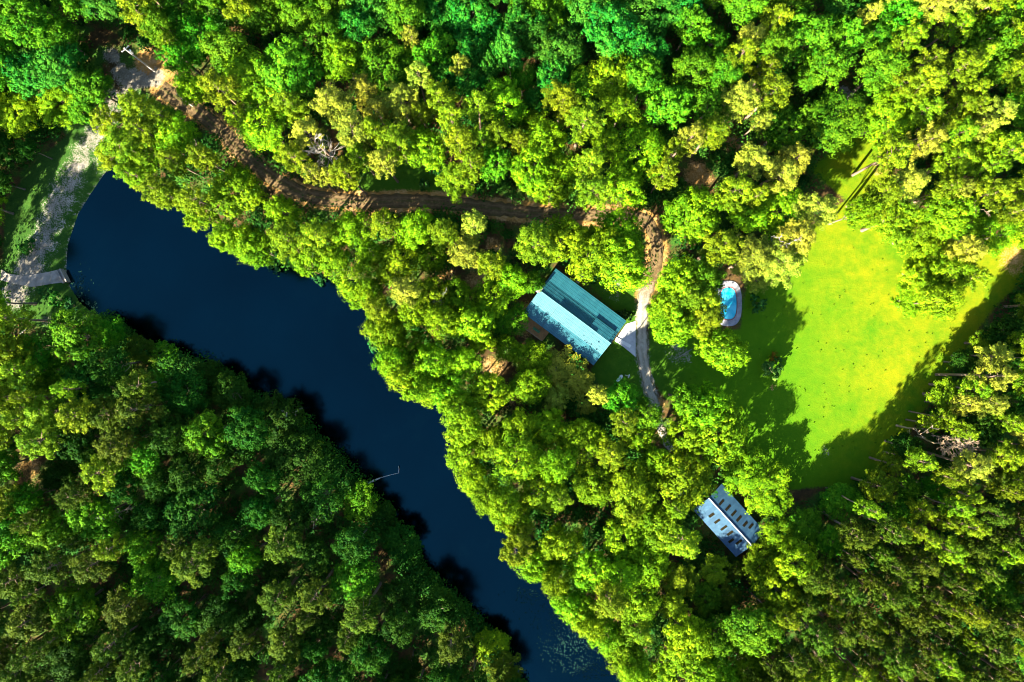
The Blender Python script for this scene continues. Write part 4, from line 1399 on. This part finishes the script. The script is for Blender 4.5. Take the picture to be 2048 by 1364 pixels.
# ------------------------------------------------------------------ shrubs one can tell apart
def shrub_src(i):
    R = 1.5
    cr, ce = broad_crown('foliage', R, 2.2, 1.2, 12, 7, 16, 0.10, 0.2, 0.4)
    m = MB()
    for c in ce[:7]:
        limb(m, (0, 0, -0.1), c, 0.05, 0.015, 4)
    return cr, m.mesh('stems', M['bark'])
SHR = [shrub_src(i) for i in range(4)]
SH_SPOTS = [(1538, 738, 22, 'pale green shrub alone in the shaded part of the meadow', (0.09, 0.24, 0.03)), (1508, 606, 17, 'fern-like dark shrub in the grass beside the pool', (0.03, 0.13, 0.02)),
            (1545, 714, 9, 'tiny orange-tipped bush just above the lone meadow shrub', (0.30, 0.16, 0.01)), (1244, 628, 12, 'dark round shrub at the house corner by the apron', (0.02, 0.07, 0.01)),
            (1256, 634, 9, 'small dark shrub between house corner and gravel drive', (0.02, 0.07, 0.01)), (1186, 560, 8, 'low dark shrub beside the front walk', (0.02, 0.08, 0.01)),
            (1144, 548, 8, 'low dark shrub at the far end of the front porch', (0.02, 0.08, 0.01)), (62, 496, 16, 'dark bush on the dam grass above the spillway slab', (0.03, 0.12, 0.01)),
            (124, 600, 17, 'dark leafy bush at the pond corner below the spillway slab', (0.03, 0.13, 0.01)), (150, 612, 14, 'dark bush on the waterline below the spillway slab', (0.02, 0.10, 0.02)),
            (100, 588, 13, 'low green bush just under the spillway slab', (0.03, 0.13, 0.02)), (750, 688, 14, 'emerald bush overhanging the water across from the far bank', (0.02, 0.15, 0.04)),
            (772, 742, 12, 'teal green bush at the waterline on the sunny bank', (0.02, 0.12, 0.05)), (640, 560, 12, 'green bush at the shaded waterline below the lime crowns', (0.02, 0.12, 0.02)),
            (552, 534, 12, 'small dark bush at the waterline of the sunny bank', (0.02, 0.10, 0.02)), (1016, 1050, 12, 'deep green bush at the bend of the lower pond', (0.03, 0.14, 0.02)),
            (850, 370, 12, 'small green bush in the roadside clearing', (0.03, 0.13, 0.02)), (62, 322, 16, 'bright green bush at the foot of the dam', (0.03, 0.14, 0.01)),
            (916, 880, 10, 'green bush at the waterline just below the pale bank', (0.03, 0.14, 0.02))]
for i, (px, py, r, lab, col) in enumerate(SH_SPOTS):
    p = gat(px, py)
    s = r / 15.0
    root = empty('shrub', (p.x, p.y, max(p.z, WZ - 0.1)), rng.uniform(0, 6))
    root.scale = (s, s, s * rng.uniform(0.8, 1.1))
    tag(root, lab, 'shrub', 'shrubs in the open')
    f, st = SHR[i % 4]
    a = ob('foliage', f, root)
    a.color = (*col, 1)
    ob('stems', st, root)

# ------------------------------------------------------------------ undergrowth below the trees (nobody could count it)
def undergrowth():
    n = 6500
    pts = np.stack([rng.uniform(-116, 116, n), rng.uniform(-82, 82, n)], 1)
    bank = catmull(POND[32:48], 9)
    bk = np.concatenate([bank + rng.normal(0, 12, bank.shape) for _ in range(6)])
    pts = np.concatenate([pts, np.stack([(bk[:, 0] - 1024) / 10, (682 - bk[:, 1]) / 10], 1)])
    q = np.stack([1024 + 10 * pts[:, 0], 682 - 10 * pts[:, 1]], 1)
    ok = (poly_sd(q, POND) < -5)
    for pl in (MEADOW, LAWN, DAMGRASS, CLEARING, HOUSE, KEEPOUT[1], KEEPOUT[2], pad_px):
        ok &= poly_sd(q, pl) < -12
    ok &= line_d(q, ROADPX) > 27
    ok &= line_d(q, DRIVE) > 26
    ok &= ~((q[:, 0] < 960) & (q[:, 1] > 880) & (rng.random(len(q)) < 0.15) & (poly_sd(q, POND) < -40))
    ok &= ~((q[:, 0] > 1560) & (q[:, 1] > 860) & (rng.random(len(q)) < 0.25))
    for x, y, r in ((222, 112, 40), (255, 150, 50), (310, 150, 55), (60, 936, 50), (1690, 190, 30), (1395, 350, 40), (985, 735, 45), (950, 560, 45), (1050, 650, 50)):
        ok &= np.hypot(q[:, 0] - x, q[:, 1] - y) > r
    pts = pts[ok]
    g = gz(pts)
    C, N, T = [], [], []
    for (x, y), z in zip(pts, g):
        R = rng.uniform(0.7, 2.0) if rng.random() < 0.72 else rng.uniform(1.8, 3.0)
        k = int(40 + 50 * R)
        L = sph(k, -0.1)
        lump = 1 + 0.35 * np.sin(L[:, 0] * 5 + x) * np.sin(L[:, 1] * 5 + y)
        c = L * np.array([R, R, R * (1.2 if R < 1.8 else 1.9)]) * (lump * rng.uniform(0.6, 1.05, k))[:, None]
        C.append(c + np.array([x, y, z + R * 0.35]))
        N.append(L + np.array([0, 0, 0.4]) + rng.normal(0, 0.4, (k, 3)))
        T.append(np.clip(rng.uniform(0, 1) + rng.normal(0, 0.15, k), 0, 1))
    me = leaf_mesh('undergrowth', np.concatenate(C), np.concatenate(N), 0.14, 0.34, M['leaf'], 0.6, np.concatenate(T))
    o = ob('undergrowth', me)
    o.color = (0.022, 0.090, 0.007, 1)
    tag(o, 'low green undergrowth filling the gaps beneath the trees', 'undergrowth', kind='stuff')
    print('UNDER', len(pts), len(me.polygons))
undergrowth()

# ------------------------------------------------------------------ grass tufts and pond weed
def tufts():
    n = 1800
    pts = np.stack([rng.uniform(-102, 102, n), rng.uniform(-40, 68, n)], 1)
    q = np.stack([1024 + 10 * pts[:, 0], 682 - 10 * pts[:, 1]], 1)
    ok = np.zeros(n, bool)
    for pl in (MEADOW, LAWN, DAMGRASS, CLEARING):
        ok |= poly_sd(q, pl) > 0
    ok &= (poly_sd(q, POND) < -4) & (line_d(q, DRIVE) > 14) & (line_d(q, ROADPX) > 20)
    for pl in (HOUSE, KEEPOUT[1], KEEPOUT[2], pad_px, [(0, 530), (125, 530), (140, 570), (0, 580)]):
        ok &= poly_sd(q, pl) < -3
    pts = pts[ok]
    g = gz(pts)
    C, N, T = [], [], []
    for (x, y), z in zip(pts, g):
        k = 7
        R = rng.uniform(0.05, 0.18)
        L = sph(k, 0.0)
        C.append(L * R + np.array([x, y, z + 0.05]))
        N.append(np.stack([L[:, 0], L[:, 1], L[:, 2] * 0.4 + 0.1], 1) + rng.normal(0, 0.2, (k, 3)))
        T.append(np.clip(rng.uniform(0, 1) + rng.normal(0, 0.1, k), 0, 1))
    o = ob('grass', leaf_mesh('grass', np.concatenate(C), np.concatenate(N), 0.06, 0.16, M['leaf'], 0.45, np.concatenate(T)))
    o.color = (0.10, 0.20, 0.006, 1)
    tag(o, 'scattered grass tufts over meadow, lawn and dam', 'grass', kind='stuff')
tufts()

def weeds():
    C, N, T = [], [], []
    for x, y, rx, ry, n in ((150, 585, 35, 40, 500), (165, 620, 30, 20, 300), (1110, 1230, 60, 40, 260), (1140, 1290, 70, 45, 420), (1060, 1190, 40, 20, 120), (128, 500, 10, 40, 120), (1180, 1340, 60, 25, 300)):
        a = rng.normal(0, 0.45, (n, 2)) * np.array([rx, ry]) + np.array([x, y])
        a = a[poly_sd(a, POND) > 2]
        for p in a:
            v = at(p[0], p[1], WZ)
            C.append((v.x, v.y, WZ + 0.012))
            N.append((rng.normal(0, 0.06), rng.normal(0, 0.06), 1))
    C, N = np.array(C), np.array(N)
    o = ob('pond_weed', leaf_mesh('pond_weed', C, N, 0.06, 0.22, M['leaf'], 0.5))
    o.color = (0.012, 0.045, 0.03, 1)
    tag(o, 'thin floating weed by the spillway and the lower pond end', 'pond weed', kind='stuff')
weeds()

# ------------------------------------------------------------------ the wood going on beyond the picture: one mass, instanced on points
def beyond():
    pts = []
    cand = np.stack([rng.uniform(-190, 190, 5000), rng.uniform(-150, 150, 5000)], 1)
    for p in cand:
        q = to_px(p[0], p[1], 13.0)
        if -70 < q[0] < 2100 and -50 < q[1] < 1416:
            continue
        q0 = to_px(p[0], p[1], 0)
        if poly_sd([q0], POND)[0] > -10 or poly_sd([q0], [(1000, 1364), (1300, 1364), (1500, 1700), (1150, 1700)])[0] > 0:
            continue
        if poly_sd([q0], [(-150, 530), (60, 530), (60, 580), (-150, 580)])[0] > 0 or line_d([q0], [(2030, 505), (2300, 380)])[0] < 25:
            continue
        if all((p[0] - a) ** 2 + (p[1] - b) ** 2 > 4.9 ** 2 for a, b in pts):
            pts.append((p[0], p[1]))
    pts = np.array(pts)
    me = bpy.data.meshes.new('woodland')
    me.from_pydata([(a, b, z) for (a, b), z in zip(pts, gz(pts))], [], [])
    o = ob('woodland', me)
    o.color = (0.08, 0.16, 0.006, 1)
    tag(o, 'dense green wood going on beyond the clearing on every side', 'wood', kind='stuff')
    src = bpy.data.collections.new('woodland_source')
    for cr, tr, h, R in BROAD[:4] + PINE[:4]:
        s = bpy.data.objects.new('woodland_tree', cr)
        s.color = (0.08, 0.17, 0.006, 1)
        src.objects.link(s)
    ng = bpy.data.node_groups.new('woodland', 'GeometryNodeTree')
    ng.interface.new_socket('Geometry', in_out='INPUT', socket_type='NodeSocketGeometry')
    ng.interface.new_socket('Geometry', in_out='OUTPUT', socket_type='NodeSocketGeometry')
    gi, go = ng.nodes.new('NodeGroupInput'), ng.nodes.new('NodeGroupOutput')
    m2p = ng.nodes.new('GeometryNodeMeshToPoints')
    iop = ng.nodes.new('GeometryNodeInstanceOnPoints')
    ci = ng.nodes.new('GeometryNodeCollectionInfo')
    ci.inputs['Collection'].default_value = src
    ci.inputs['Separate Children'].default_value = True
    ci.inputs['Reset Children'].default_value = True
    iop.inputs['Pick Instance'].default_value = True
    rv = ng.nodes.new('FunctionNodeRandomValue')
    rv.data_type = 'FLOAT_VECTOR'
    rv.inputs[0].default_value = (0, 0, 0)
    rv.inputs[1].default_value = (0, 0, 6.283)
    rs = ng.nodes.new('FunctionNodeRandomValue')
    rs.data_type = 'FLOAT'
    rs.inputs[2].default_value = 0.95
    rs.inputs[3].default_value = 1.3
    L = ng.links.new
    L(gi.outputs[0], m2p.inputs['Mesh'])
    L(m2p.outputs[0], iop.inputs['Points'])
    L(ci.outputs[0], iop.inputs['Instance'])
    L(rv.outputs[0], iop.inputs['Rotation'])
    L(rs.outputs[1], iop.inputs['Scale'])
    L(iop.outputs[0], go.inputs[0])
    md = o.modifiers.new('woodland', 'NODES')
    md.node_group = ng
    print('BEYOND', len(pts))
beyond()
